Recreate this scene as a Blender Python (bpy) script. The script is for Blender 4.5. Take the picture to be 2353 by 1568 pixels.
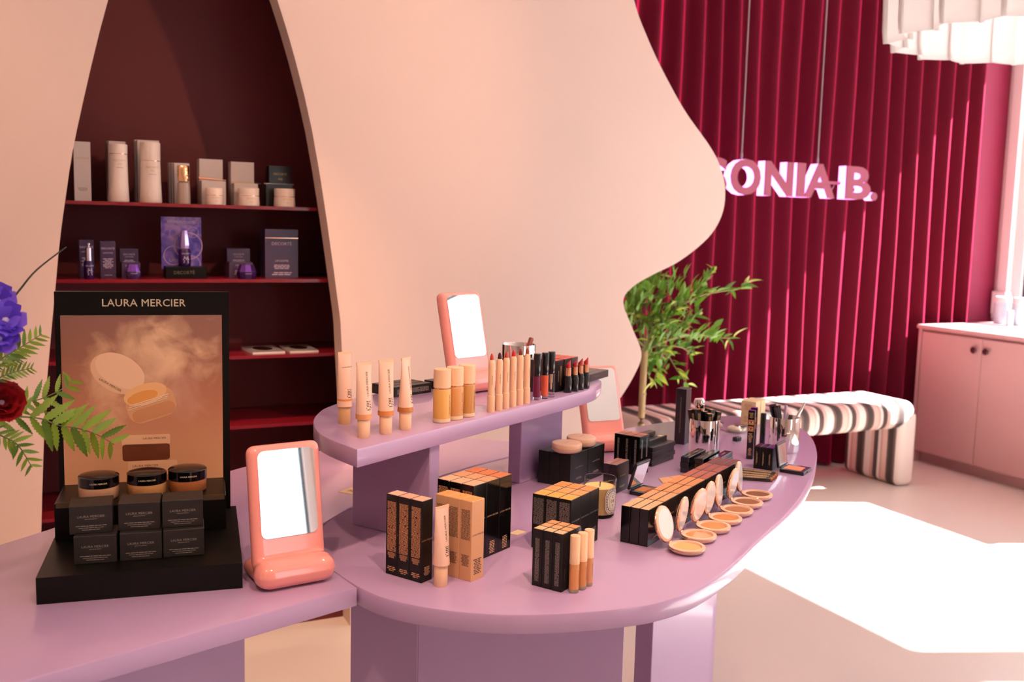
import bpy, bmesh, math, random
from mathutils import Vector, Matrix
for _o in list(bpy.data.objects): bpy.data.objects.remove(_o)
sc = bpy.context.scene
COL = sc.collection
R_ = math.radians
PI = math.pi
# ---------------------------------------------------------------- camera (calibrated on 2353x1568)
FPX, CXP, CYP = 2288.0, 1176.5, 784.0
EYE = 1.55
_d = Vector((690-CXP, 20284-CYP, FPX)).normalized()
_w = Vector((6000-CXP, 612-CYP, FPX)); _w = (_w-_d*_w.dot(_d)).normalized()
_y = (-_d).cross(_w)
RC = Matrix((_w, _y, -_d))           # camera (x right, y down, z forward) -> world
CAM = Vector((0, 0, EYE))
def ray(x, y): return RC @ Vector((x-CXP, y-CYP, FPX))
def P(x, y, z):
    r = ray(x, y); return CAM+r*((z-EYE)/r.z)
def PY(x, y, Y):
    r = ray(x, y); return CAM+r*(Y/r.y)
def PX(x, y, X):
    r = ray(x, y); return CAM+r*(X/r.x)
def proj(p):
    c = RC.transposed() @ (Vector(p)-CAM); return (CXP+FPX*c.x/c.z, CYP+FPX*c.y/c.z, c.z)
def zat(py, p):
    lo, hi = 0.0, 4.0
    for _ in range(40):
        m = (lo+hi)/2
        if proj((p[0], p[1], m))[1] > py: lo = m
        else: hi = m
    return lo
cam = bpy.data.cameras.new('camera'); camo = bpy.data.objects.new('camera', cam); COL.objects.link(camo)
_m = Matrix((RC.col[0], -RC.col[1], -RC.col[2])).transposed().to_4x4(); _m.translation = CAM
camo.matrix_world = _m
cam.lens = FPX/2353*36.0; cam.sensor_width = 36.0; cam.clip_start = 0.05; cam.clip_end = 200
cam.dof.use_dof = True; cam.dof.focus_distance = 2.05; cam.dof.aperture_fstop = 5.0
sc.camera = camo
# ---------------------------------------------------------------- view, world, sun
sc.view_settings.view_transform = 'Standard'; sc.view_settings.look = 'None'
sc.view_settings.gamma = 1.0; sc.view_settings.use_curve_mapping = False
sc.view_settings.exposure = -0.86
W = bpy.data.worlds.new('world'); sc.world = W; W.use_nodes = True
_bg = W.node_tree.nodes['Background']; _bg.inputs[0].default_value = (0.86, 0.93, 1.0, 1); _bg.inputs[1].default_value = 6.5
def lamp(name, typ, loc, energy, color, rot=None, **kw):
    l = bpy.data.lights.new(name, typ); l.energy = energy; l.color = color
    for k, v in kw.items(): setattr(l, k, v)
    o = bpy.data.objects.new(name, l); COL.objects.link(o); o.location = loc
    if rot is not None: o.rotation_euler = Vector(rot).to_track_quat('-Z', 'Y').to_euler()
    return o
SPOT_W = 42.0
SUN_DIR = Vector((-1.0, 0.40, -0.87))
sun = lamp('sun', 'SUN', (12, -4, 9), 95.0, (1.0, 0.97, 0.96), SUN_DIR, angle=R_(0.6))
# ---------------------------------------------------------------- helpers
def lin(h):
    h = h.lstrip('#'); v = [int(h[i:i+2], 16)/255 for i in (0, 2, 4)]
    return tuple((x/12.92 if x <= 0.04045 else ((x+0.055)/1.055)**2.4) for x in v)
MATS = {}
def mat(name, hexc, rough=0.5, metal=0.0, **kw):
    if name in MATS: return MATS[name]
    m = bpy.data.materials.new(name); m.use_nodes = True
    b = m.node_tree.nodes['Principled BSDF']
    c = lin(hexc) if isinstance(hexc, str) else hexc
    b.inputs['Base Color'].default_value = (*c, 1); b.inputs['Roughness'].default_value = rough; b.inputs['Metallic'].default_value = metal
    for k, v in kw.items():
        k = k.replace('_', ' ')
        b.inputs[k].default_value = v
    m.diffuse_color = (*c, 1)
    MATS[name] = m; return m
def nodes(m): return m.node_tree.nodes, m.node_tree.links, m.node_tree.nodes['Principled BSDF']
def noisy(m, scale=8, amt=0.06, bump=0.0, bscale=200, coord='Object'):
    """slight colour variation and fine relief"""
    n, l, b = nodes(m)
    tc = n.new('ShaderNodeTexCoord')
    if amt:
        nz = n.new('ShaderNodeTexNoise'); nz.inputs['Scale'].default_value = scale; nz.inputs['Detail'].default_value = 3
        mx = n.new('ShaderNodeMix'); mx.data_type = 'RGBA'; mx.blend_type = 'MULTIPLY'; mx.inputs[0].default_value = 1.0
        mr = n.new('ShaderNodeMapRange'); mr.inputs[3].default_value = 1-amt; mr.inputs[4].default_value = 1+amt
        l.new(tc.outputs[coord], nz.inputs['Vector']); l.new(nz.outputs['Fac'], mr.inputs[0])
        mx.inputs[6].default_value = b.inputs['Base Color'].default_value
        l.new(mr.outputs[0], mx.inputs[7]); l.new(mx.outputs[2], b.inputs['Base Color'])
    if bump:
        nb = n.new('ShaderNodeTexNoise'); nb.inputs['Scale'].default_value = bscale
        bp = n.new('ShaderNodeBump'); bp.inputs['Strength'].default_value = bump; bp.inputs['Distance'].default_value = 0.002
        l.new(tc.outputs[coord], nb.inputs['Vector']); l.new(nb.outputs['Fac'], bp.inputs['Height']); l.new(bp.outputs['Normal'], b.inputs['Normal'])
    return m
class MB:
    def __init__(s): s.v = []; s.f = []
    def add(s, vs, fs, M=None):
        n = len(s.v)
        s.v += [tuple(M @ Vector(v)) if M else tuple(v) for v in vs]
        s.f += [tuple(i+n for i in f) for f in fs]; return s
    def box(s, x0, y0, z0, x1, y1, z1, M=None):
        return s.add([(x0,y0,z0),(x1,y0,z0),(x1,y1,z0),(x0,y1,z0),(x0,y0,z1),(x1,y0,z1),(x1,y1,z1),(x0,y1,z1)],
              [(3,2,1,0),(4,5,6,7),(0,1,5,4),(1,2,6,5),(2,3,7,6),(3,0,4,7)], M)
    def lathe(s, prof, n=24, M=None, closed=False):
        vs = []; fs = []; rows = []
        for r, z in prof:
            if r < 1e-7: rows.append([len(vs)]); vs.append((0, 0, z))
            else:
                rows.append(list(range(len(vs), len(vs)+n)))
                vs += [(r*math.cos(2*PI*k/n), r*math.sin(2*PI*k/n), z) for k in range(n)]
        seq = list(zip(rows, rows[1:]))
        if closed: seq.append((rows[-1], rows[0]))
        for a, b in seq:
            for k in range(n):
                k2 = (k+1) % n
                if len(a) == 1 and len(b) == 1: continue
                if len(a) == 1: fs.append((a[0], b[k2], b[k]))
                elif len(b) == 1: fs.append((a[k], a[k2], b[0]))
                else: fs.append((a[k], a[k2], b[k2], b[k]))
        if not closed:
            if len(rows[0]) > 1: fs.append(tuple(reversed(rows[0])))
            if len(rows[-1]) > 1: fs.append(tuple(rows[-1]))
        return s.add(vs, fs, M)
    def shell(s, prof, n=24, M=None):
        """open lathe without caps"""
        k = len(s.f); s.lathe(prof, n, M)
        return s
    def prism(s, poly, z0, z1, M=None):
        n = len(poly); vs = [(x, y, z0) for x, y in poly]+[(x, y, z1) for x, y in poly]
        fs = [tuple(reversed(range(n))), tuple(range(n, 2*n))]+[(i, (i+1) % n, n+(i+1) % n, n+i) for i in range(n)]
        return s.add(vs, fs, M)
    def loft(s, rings, M=None, cap=True):
        n = len(rings[0]); vs = [p for r in rings for p in r]; fs = []
        for a in range(len(rings)-1):
            for k in range(n):
                k2 = (k+1) % n; fs.append((a*n+k, a*n+k2, (a+1)*n+k2, (a+1)*n+k))
        if cap: fs += [tuple(reversed(range(n))), tuple(range((len(rings)-1)*n, len(rings)*n))]
        return s.add(vs, fs, M)
    def tube(s, path, r, n=8, M=None):
        pts = [Vector(p) for p in path]; rings = []
        rr = r if isinstance(r, (list, tuple)) else [r]*len(pts)
        ref = Vector((0, 0, 1))
        for i, p in enumerate(pts):
            t = (pts[min(i+1, len(pts)-1)]-pts[max(i-1, 0)]).normalized()
            a = t.cross(ref)
            if a.length < 1e-3: a = t.cross(Vector((1, 0, 0)))
            a.normalize(); b = t.cross(a)
            rings.append([tuple(p+(a*math.cos(2*PI*k/n)+b*math.sin(2*PI*k/n))*rr[i]) for k in range(n)])
        return s.loft(rings, M)
    def mesh(s, name, smooth=None):
        me = bpy.data.meshes.new(name); me.from_pydata(s.v, [], s.f); me.validate()
        bm = bmesh.new(); bm.from_mesh(me); bmesh.ops.recalc_face_normals(bm, faces=bm.faces); bm.to_mesh(me); bm.free()
        if smooth:
            for p in me.polygons: p.use_smooth = True
            me.set_sharp_from_angle(angle=R_(smooth))
        me.update(); return me
def put(name, me, m=None, parent=None, M=None):
    if isinstance(me, MB): me = me.mesh(name)
    o = bpy.data.objects.new(name, me); COL.objects.link(o)
    if parent: o.parent = parent
    if M is not None: o.matrix_local = M
    if m is not None:
        if me.materials: 
            if me.materials[0] is not m:
                o.material_slots[0].link = 'OBJECT'; o.material_slots[0].material = m
        else: me.materials.append(m)
    return o
def T(x, y, z, rz=0.0): return Matrix.Translation((x, y, z)) @ Matrix.Rotation(rz, 4, 'Z')
def tag(o, label, cat, group=None):
    o['label'] = label; o['category'] = cat
    if group: o['group'] = group
    return o
def thing(name, label, cat, M, group=None):
    o = bpy.data.objects.new(name, None); COL.objects.link(o); o.matrix_world = M; o.empty_display_size = 0.05
    return tag(o, label, cat, group)
def struct(o): o['kind'] = 'structure'; return o
MESH = {}
def cached(key, fn):
    if key not in MESH: MESH[key] = fn()
    return MESH[key]
def rbox(sx, sy, sz, b=0.0006, seg=1, smooth=None, base=True):
    """bevelled box mesh, centred in x and y, standing on z=0"""
    def mk():
        bm = bmesh.new(); bmesh.ops.create_cube(bm, size=1.0)
        bmesh.ops.scale(bm, vec=(sx, sy, sz), verts=bm.verts)
        if base: bmesh.ops.translate(bm, vec=(0, 0, sz/2), verts=bm.verts)
        if b: bmesh.ops.bevel(bm, geom=bm.edges[:], offset=b, segments=seg, affect='EDGES', profile=0.5)
        me = bpy.data.meshes.new('box'); bm.to_mesh(me); bm.free()
        if smooth:
            for p in me.polygons: p.use_smooth = True
            me.set_sharp_from_angle(angle=R_(smooth))
        return me
    return cached(('rbox', round(sx, 5), round(sy, 5), round(sz, 5), b, seg, smooth, base), mk)
def slab(poly, z0, z1, bev=0.003):
    """thick plate of any outline with eased edges"""
    n = len(poly); mb = MB().prism(poly, z0, z1); me = mb.mesh('slab')
    bm = bmesh.new(); bm.from_mesh(me)
    es = [e for e in bm.edges if abs(e.verts[0].co.z-e.verts[1].co.z) < 1e-6]
    if bev: bmesh.ops.bevel(bm, geom=es, offset=bev, segments=2, affect='EDGES', profile=0.5)
    bm.to_mesh(me); bm.free()
    for p in me.polygons: p.use_smooth = True
    me.set_sharp_from_angle(angle=R_(35)); return me
def catmull(pts, k=6, closed=True):
    out = []; n = len(pts)
    rng = range(n) if closed else range(n-1)
    for i in rng:
        g = (lambda j: pts[j % n]) if closed else (lambda j: pts[max(0, min(n-1, j))])
        p0, p1, p2, p3 = [Vector(g(i+d)) for d in (-1, 0, 1, 2)]
        for a in range(k):
            t = a/k
            q = 0.5*((2*p1)+(p2-p0)*t+(2*p0-5*p1+4*p2-p3)*t*t+(3*p1-p0-3*p2+p3)*t**3)
            out.append(tuple(q))
    if not closed: out.append(tuple(pts[-1]))
    return out
def text(s, size=1.0, bold=0.0, align='CENTER', sx=1.0):
    def mk():
        cu = bpy.data.curves.new('txt', 'FONT'); cu.body = s; cu.size = 1.0; cu.align_x = align; cu.align_y = 'CENTER'
        cu.resolution_u = 2; cu.space_character = 1.05
        o = bpy.data.objects.new('txt', cu); COL.objects.link(o)
        dg = bpy.context.evaluated_depsgraph_get(); me = bpy.data.meshes.new_from_object(o.evaluated_get(dg))
        bpy.data.objects.remove(o); bpy.data.curves.remove(cu)
        if bold:      # heavier strokes: overlapping copies shifted sideways
            vs = [tuple(v.co) for v in me.vertices]; fs = [tuple(p.vertices) for p in me.polygons]; mb = MB()
            for dx, dy in ((-bold, 0), (bold, 0), (0, bold), (0, -bold)): mb.add([(x+dx, y+dy, z) for x, y, z in vs], fs)
            me = bpy.data.meshes.new('t'); me.from_pydata(mb.v, [], mb.f)
        me.transform(Matrix.Diagonal((size*sx, size, size, 1))); me.name = 'lettering'; me.materials.clear(); return me
    return cached(('text', s, size, bold, align, sx), mk)
def fine_print(w, h, rows, seed=0, dens=0.75, just=False):
    """small printed lines: rows of word-like bars in the XY plane"""
    def mk():
        rnd = random.Random(seed); mb = MB(); lh = h/rows
        for r in range(rows):
            y = h/2-lh*(r+0.5); ww = w*(1.0 if just else rnd.uniform(0.55, 1.0)); x = -ww/2
            while x < ww/2-lh*0.3:
                l = min(rnd.uniform(1.2, 4.5)*lh*0.8, ww/2-x)
                if just and rnd.random() < 0.06: x += lh; continue
                mb.add([(x, y-lh*0.26, 0), (x+l, y-lh*0.26, 0), (x+l, y+lh*0.26, 0), (x, y+lh*0.26, 0)], [(0, 1, 2, 3)])
                x += l+lh*0.4
        me = bpy.data.meshes.new('fine_print'); me.from_pydata(mb.v, [], mb.f); return me
    return cached(('fp', round(w, 5), round(h, 5), rows, seed, just), mk)
def face(side, x=0.0, y=0.0, z=0.0, spin=0.0):
    """matrix laying flat print (XY plane) on a box side: '-y' reads along +x, '-x' reads along -y, '+z' reads along +x"""
    if side == '-y': B = Matrix(((1,0,0),(0,0,-1),(0,1,0)))
    elif side == '-x': B = Matrix(((0,0,-1),(-1,0,0),(0,1,0)))
    elif side == '+x': B = Matrix(((0,0,1),(1,0,0),(0,1,0)))
    else: B = Matrix.Identity(3)
    return Matrix.Translation((x, y, z)) @ B.to_4x4() @ Matrix.Rotation(spin, 4, 'Z')

def bent(me, fn):
    """copy of a flat print mesh with every vertex moved onto a curved surface"""
    m = me.copy()
    for v in m.vertices: v.co = fn(v.co.x, v.co.y)
    m.update(); return m
def wcyl(me, r, spin=0.0, off=0.0):
    """flat print wrapped on an upright cylinder of radius r, facing -y; spin turns the print in its plane first"""
    c, s = math.cos(spin), math.sin(spin)
    return bent(me, lambda u, v: (r*math.sin((u*c-v*s+off)/r), -r*math.cos((u*c-v*s+off)/r), u*s+v*c))
# ================================================================ room
M_panel = noisy(mat('cream_panel', '#E6CCC1', 0.62), 3, 0.015, 0.04, 120)
M_floor = noisy(mat('pale_floor', '#E2D5CC', 0.38), 2.0, 0.03, 0.03, 60)
M_ceil = mat('ceiling_white', '#EFE6E0', 0.8)
M_red = mat('red_wall', '#8F2548', 0.6)
M_burg = noisy(mat('burgundy_lacquer', '#6E3335', 0.5, Specular_IOR_Level=0.2), 4, 0.05)
M_burg2 = mat('burgundy_gloss', '#7A1322', 0.22)
M_white = mat('white_paint', '#F3E8E6', 0.45)
TZ = 0.90; RZ = 1.135
XR, XL, YB, YF, HC = 6.40, -2.6, 5.12, -3.6, 3.25
def flat(name, pts, m): return struct(put(name, MB().add(pts, [tuple(range(len(pts)))]), m))
def blk(name, x0, y0, z0, x1, y1, z1, m): return struct(put(name, MB().box(x0, y0, z0, x1, y1, z1), m))
blk('floor', XL-.15, YF-.15, -.1, XR+.2, YB+.15, 0, M_floor)
blk('ceiling', XL-.15, YF-.15, HC, XR+.2, YB+.15, HC+.1, M_ceil)
blk('wall_left', XL-.12, YF, 0, XL, YB, HC, M_panel)
blk('wall_back', XL, YB, 0, XR+.2, YB+.12, HC, M_red)
def holed(name, wall, span, holes, m, axis):
    """wall of blocks around rectangular openings; span=(a0,a1), holes=[(a0,a1,z0,z1)]"""
    mb = MB(); a = span[0]
    def b(a0, a1, z0, z1):
        if a1-a0 < 1e-4 or z1-z0 < 1e-4: return
        if axis == 'x': mb.box(a0, wall[0], z0, a1, wall[1], z1)
        else: mb.box(wall[0], a0, z0, wall[1], a1, z1)
    for h in holes:
        b(a, h[0], 0, HC); b(h[0], h[1], 0, h[2]); b(h[0], h[1], h[3], HC); a = h[1]
    b(a, span[1], 0, HC)
    return struct(put(name, mb, m))
WR = [(-1.6, .95, .98, 3.18), (1.05, 3.40, .98, 3.18), (3.54, 5.00, .98, 3.18)]
holed('wall_right', (XR, XR+.2), (YF, YB), WR, M_white, 'y')
WF = [(2.45, 3.5, .35, 2.95)]
holed('wall_front', (YF-.2, YF), (XL, XR+.2), WF, M_panel, 'x')
# glass panes and frames
M_pane = bpy.data.materials.new('window_glass'); M_pane.use_nodes = True
_n, _l = M_pane.node_tree.nodes, M_pane.node_tree.links
_n.remove(_n['Principled BSDF']); _t = _n.new('ShaderNodeBsdfTransparent'); _g = _n.new('ShaderNodeBsdfGlossy'); _g.inputs['Roughness'].default_value = 0.02
_x = _n.new('ShaderNodeMixShader'); _x.inputs[0].default_value = 0.06; _l.new(_t.outputs[0], _x.inputs[1]); _l.new(_g.outputs[0], _x.inputs[2])
_l.new(_x.outputs[0], _n['Material Output'].inputs[0])
M_gasket = mat('black_gasket', '#1B2430', 0.5)
def window(i, a0, a1, z0, z1, axis, pos):
    """frame with glass; axis 'y' = in the right wall, 'x' = in the front wall"""
    root = struct(bpy.data.objects.new('window_%d' % i, None)); COL.objects.link(root)
    def bx(name, u0, w0, u1, w1, d0, d1, m):
        mb = MB()
        if axis == 'y': mb.box(pos+d0, u0, w0, pos+d1, u1, w1)
        else: mb.box(u0, pos-d1, w0, u1, pos-d0, w1)
        put(name, mb, m, root)
    f = .075
    for nm, u0, w0, u1, w1 in (('frame_jamb', a0, z0, a0+f, z1), ('frame_jamb', a1-f, z0, a1, z1), ('frame_head', a0+f, z1-f, a1-f, z1), ('frame_sill', a0+f, z0, a1-f, z0+f)):
        bx(nm, u0, w0, u1, w1, .03, .11, M_white)
    g = .018
    for u0, w0, u1, w1 in ((a0+f, z0+f, a0+f+g, z1-f), (a1-f-g, z0+f, a1-f, z1-f), (a0+f+g, z1-f-g, a1-f-g, z1-f), (a0+f+g, z0+f, a1-f-g, z0+f+g)):
        bx('gasket', u0, w0, u1, w1, .055, .085, M_gasket)
    bx('pane', a0+f+g, z0+f+g, a1-f-g, z1-f-g, .066, .072, M_pane)
for i, h in enumerate(WR): window(i+1, h[0], h[1], h[2], h[3], 'y', XR)
for i, h in enumerate(WF): window(i+4, h[0], h[1], h[2], h[3], 'x', YF)
blk('trim_1', XR-.06, -3.2, .95, XR+.03, 5.08, .985, M_white)          # inner sill
blk('trim_2', XR-.045, 4.985, .985, XR, 5.06, 3.1, M_white)              # casing beside the red wall
blk('trim_3', XR-.07, 4.97, .985, XR-.0, 5.08, 1.15, M_white)           # plinth block of the casing
# sky portals help the daylight through the openings
for h in WR:
    l = lamp('sky_portal', 'AREA', (XR+.22, (h[0]+h[1])/2, (h[2]+h[3])/2), 1, (1, 1, 1), (-1, 0, 0), shape='RECTANGLE', size=h[1]-h[0], size_y=h[3]-h[2]); l.data.cycles.is_portal = True
for h in WF:
    l = lamp('sky_portal', 'AREA', ((h[0]+h[1])/2, YF-.22, (h[2]+h[3])/2), 1, (1, 1, 1), (0, 1, 0), shape='RECTANGLE', size=h[1]-h[0], size_y=h[3]-h[2]); l.data.cycles.is_portal = True
# ---- feature panel with arched niche and wavy right edge (10 cm thick)
PF, PB = 3.57, 3.67
nl = [(-.03, 0), (-.02, .25), (-.011, .494), (.003, .763), (.018, .98), (.052, 1.298), (.069, 1.451), (.089, 1.589), (.129, 1.816), (.232, 2.237)]
nt = [(.33, 2.5), (.43, 2.66), (.5, 2.7), (.575, 2.66), (.665, 2.53)]
nr = [(.777, 2.30), (.899, 1.864), (.993, 1.273), (1.012, 1.066), (1.04, .5), (1.05, 0)]
arch = catmull(nl+nt+nr, 4, False)
wav = [(1.93, 0), (1.92, .25), (1.98, .5), (2.11, .7), (2.22, .818), (2.299, .934), (2.324, 1.018), (2.273, 1.126), (2.223, 1.237), (2.265, 1.298), (2.36, 1.349), (2.5, 1.411), (2.643, 1.512), (2.711, 1.613), (2.722, 1.721), (2.690, 1.82), (2.629, 1.905), (2.493, 2.044), (2.38, 2.19), (2.294, 2.321), (2.22, 2.467), (2.16, 2.7), (2.14, 3.0), (2.15, HC)]
wavs = catmull(wav, 5, False)
outline = [(XL, 0)]+arch+wavs+[(XL, HC)]
def xz(poly, y0, y1):
    mb = MB().prism(poly, 0, 1); mb.v = [(x, y0+(y1-y0)*z, y) for x, y, z in mb.v]; return mb
me = xz(outline, PF, PB).mesh('panel', 40)
struct(put('wall_panel', me, M_panel))
# ---- niche: burgundy shelving unit behind the arch
NY0, NY1, NX0, NX1 = PB+.002, 4.06, -.32, 1.22
unit = thing('shelving_unit', 'dark burgundy shelving unit behind the arched opening', 'shelving', T(.45, NY0, 0))
def ubox(name, x0, y0, z0, x1, y1, z1, m): return put(name, MB().box(x0-.45, y0-NY0, z0, x1-.45, y1-NY0, z1), m, unit)
ubox('back_panel', NX0, NY1, 0, NX1, NY1+.02, 2.95, M_burg)
ubox('side_panel', NX0-.02, NY0, 0, NX0, NY1+.02, 2.95, M_burg)
ubox('side_panel', NX1, NY0, 0, NX1+.02, NY1+.02, 2.95, M_burg)
ubox('top_panel', NX0-.02, NY0, 2.95, NX1+.02, NY1+.02, 2.97, M_burg)
SHZ = [1.593, 1.327, 1.046, .785]
for z in SHZ+[.5, .26]: ubox('shelf', NX0, NY0+.018, z-.012, NX1, NY1, z, M_burg2)
ubox('plinth', NX0, NY0, 0, NX1, NY0+.02, .11, M_burg)
# ---- partition behind the panel closing the shelving from the curtain side
blk('wall_partition', 1.6, PB, 0, 1.72, YB, HC, M_panel)
# ================================================================ curtain
M_velvet = mat('crimson_velvet', '#4C0417', 0.8)
_n, _l, _b = nodes(M_velvet)
_b.inputs['Sheen Weight'].default_value = 1.0; _b.inputs['Sheen Roughness'].default_value = 0.42; _b.inputs['Sheen Tint'].default_value = (*lin('#FF2A78'), 1); _b.inputs['Specular IOR Level'].default_value = 0.15
noisy(M_velvet, 40, 0.10)
_sh = _n.new('ShaderNodeBsdfSheen'); _sh.inputs['Color'].default_value = (*lin('#DC2460'), 1); _sh.inputs['Roughness'].default_value = .48
_ad = _n.new('ShaderNodeAddShader'); _l.new(_b.outputs[0], _ad.inputs[0]); _l.new(_sh.outputs[0], _ad.inputs[1]); _l.new(_ad.outputs[0], _n['Material Output'].inputs[0])
def curtain():
    rnd = random.Random(5); xs = []; x = 2.35; ph = 0.0; pts = []
    while x < 5.86:
        per = rnd.uniform(.135, .165); amp = rnd.uniform(.036, .044)
        for k in range(14):
            t = k/14; s = math.sin(2*PI*t); s = s
            pts.append((x+per*t, amp*s))
        x += per
    mb = MB(); zs = [0.015, .5, 1.0, 1.5, 2.0, 2.5, 3.0, 3.22]; n = len(pts); vs = []
    for j, z in enumerate(zs):
        fl = 1.0+.25*(1-z/3.2)
        for i, (px, py) in enumerate(pts):
            vs.append((px+.012*math.sin(i*.045+z*1.3), py*fl+.006*math.sin(i*.06+z*1.7), z))
    fs = [(j*n+i, j*n+i+1, (j+1)*n+i+1, (j+1)*n+i) for j in range(len(zs)-1) for i in range(n-1)]
    mb.add(vs, fs); me = mb.mesh('curtain', 60); return me
ct = thing('curtain', 'floor-length crimson velvet curtain hanging in deep folds', 'curtain', T(0, 4.98, 0))
o = put('drape', curtain(), M_velvet, ct); sd = o.modifiers.new('thick', 'SOLIDIFY'); sd.thickness = .004
put('rail', MB().box(2.2, -.02, 3.225, 5.9, .02, 3.25), M_white, ct)
# ================================================================ pink cabinet by the window
M_pink = noisy(mat('dusty_pink_lacquer', '#C09292', 0.5), 3, 0.02)
M_knob = mat('dark_red_knob', '#3A0B12', 0.35)
CXF = 5.40; CH = .945
cab = thing('cabinet', 'dusty pink two-door sideboard under the window', 'cabinet', T(CXF, 4.88, 0))
CL = 1.95; CD = XR-.07-CXF
put('carcass', MB().box(.02, -CL, .07, CD, 0, CH-.025), M_pink, cab)
put('toe_kick', MB().box(.07, -CL, 0, CD, -.02, .07), M_pink, cab)
put('side_panel', MB().box(0, -.022, 0, CD, .002, CH-.026), M_pink, cab)
put('worktop', rbox(CD+.02, CL+.01, .025, .003), M_pink, cab, T(CD/2-.01, -CL/2, CH-.025))
dw = .478
for k in range(4):
    y1 = -.028-k*dw
    dr = put('door', rbox(.02, dw-.004, CH-.13, .0015), M_pink, cab, T(.01, y1-dw/2, .085))
    ky = -(dw/2-.045) if k % 2 == 0 else (dw/2-.045)
    kn = MB().lathe([(0, 0), (.007, 0), (.007, .014), (.020, .018), (.0215, .026), (.017, .032), (0, .033)], 20).mesh('knob', 40)
    put('knob', kn, M_knob, dr, T(-.01, ky, CH-.13-.075) @ Matrix.Rotation(-PI/2, 4, 'Y'))
# ================================================================ striped bench
M_bench = mat('striped_fabric', '#E4D2C8', 0.85)
def stripe_mat(name, axis):
    m = mat(name, '#E4D2C8', 0.85); n, l, b = nodes(m)
    tc = n.new('ShaderNodeTexCoord'); sp = n.new('ShaderNodeSeparateXYZ'); l.new(tc.outputs['Object'], sp.inputs[0])
    mm = n.new('ShaderNodeMath'); mm.operation = 'MULTIPLY'; mm.inputs[1].default_value = 1/.25; l.new(sp.outputs[axis], mm.inputs[0])
    fr = n.new('ShaderNodeMath'); fr.operation = 'FRACT'; l.new(mm.outputs[0], fr.inputs[0])
    cr = n.new('ShaderNodeValToRGB'); cr.color_ramp.interpolation = 'CONSTANT'; l.new(fr.outputs[0], cr.inputs[0])
    stops = [(0, '#F0E2DA'), (.20, '#6A5650'), (.27, '#3F3330'), (.42, '#5E4A45'), (.47, '#D9B2A8'), (.62, '#C79B92'), (.68, '#F0E2DA'), (.76, '#4A3B38'), (.90, '#D3A89F')]
    e = cr.color_ramp.elements; e[0].position = 0; e[0].color = (*lin(stops[0][1]), 1); e[1].position = stops[1][0]; e[1].color = (*lin(stops[1][1]), 1)
    for p_, c_ in stops[2:]:
        q = e.new(p_); q.color = (*lin(c_), 1)
    l.new(cr.outputs[0], b.inputs['Base Color']); return m
M_bx = stripe_mat('striped_fabric_across', 0); M_by = stripe_mat('striped_fabric_leg', 1)
BX0, BX1, BY0, BY1, BH = 2.9, 4.88, 4.36, 4.84, .53
bench = thing('bench', 'upholstered waterfall bench in brown, pink and cream stripes', 'bench', T(BX1, BY0, 0))
def bpart(name, x0, x1, z0, z1, m, rnd_top, bev):
    me = rbox(x1-x0, BY1-BY0, z1-z0, bev, 5, 40)
    return put(name, me, m, bench, T((x0+x1)/2-BX1, (BY1-BY0)/2, z0))
bpart('seat', BX0, BX1, BH-.17, BH, M_bx, True, .07)
bpart('leg', BX1-.14, BX1, 0.0, BH-.06, M_by, True, .045)
bpart('leg', BX0, BX0+.14, 0.0, BH-.06, M_by, True, .045)
# ================================================================ lavender counter, table and riser
M_lav = noisy(mat('lavender_lacquer', '#BD9BC2', 0.28), 2.5, 0.015)
M_lav.node_tree.nodes['Principled BSDF'].inputs['Coat Weight'].default_value = 0.4
TT = .036
tab_o = [(.502,1.667),(.536,1.582),(.602,1.507),(.674,1.456),(.731,1.431),(.81,1.409),(.903,1.395),(.973,1.397),(1.067,1.425),(1.207,1.504),(1.394,1.637),(1.528,1.729),(1.692,1.856),(1.873,2.016),(1.985,2.126),(2.065,2.209),(2.165,2.329),(2.246,2.448),(2.285,2.537),(2.285,2.66),(2.225,2.755),(2.13,2.785),(1.935,2.762),(1.71,2.708),(1.45,2.603),(1.177,2.467),(1.048,2.407),(.83,2.28),(.633,2.143),(.541,2.041),(.492,1.93),(.480,1.81)]
tab = catmull(tab_o, 4)
main = thing('display_table', 'large curved lavender display table covered with make-up', 'table', T(1.3, 2.0, 0))
put('tabletop', slab([(x-1.3, y-2.0) for x, y in tab], TZ-TT, TZ, .004), M_lav, main)
B30 = R_(30)
def leg(name, A, B, th, z1, parent, org, m=M_lav, z0=0.0):
    """upright panel from A to B (floor plan), th thick to the left of AB"""
    a, b = Vector(A), Vector(B); d = (b-a); L = d.length; ang = math.atan2(d.y, d.x)
    me = rbox(L, th, z1-z0, .0015)
    c = (a+b)/2+Vector((-d.y, d.x)).normalized()*th/2
    return put(name, me, m, parent, Matrix.Translation((c.x-org[0], c.y-org[1], z0)) @ Matrix.Rotation(ang, 4, 'Z'))
def along(px, py, Y):
    p = PY(px, py, Y); return (p.x, p.y)
leg('front_panel', along(805, 1480, 1.78), along(960, 1480, 1.69), .04, TZ-TT, main, (1.3, 2.0))
leg('front_panel', along(960, 1480, 1.69), along(1434, 1480, 1.60), .04, TZ-TT, main, (1.3, 2.0))
a_ = Vector(along(1499, 1480, 1.86)); u30 = Vector((math.cos(B30), math.sin(B30)))
def hit30(a, px, py):
    lo, hi = 0.0, 2.0
    for _ in range(40):
        m = (lo+hi)/2; q = a+u30*m
        if proj((q.x, q.y, TZ-.2))[0] < px: lo = m
        else: hi = m
    return a+u30*lo
leg('leg', a_, hit30(a_, 1645, 1480), .045, TZ-TT, main, (1.3, 2.0))
leg('leg', (1.75, 2.42), (2.0, 2.56), .045, TZ-TT, main, (1.3, 2.0))
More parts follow.
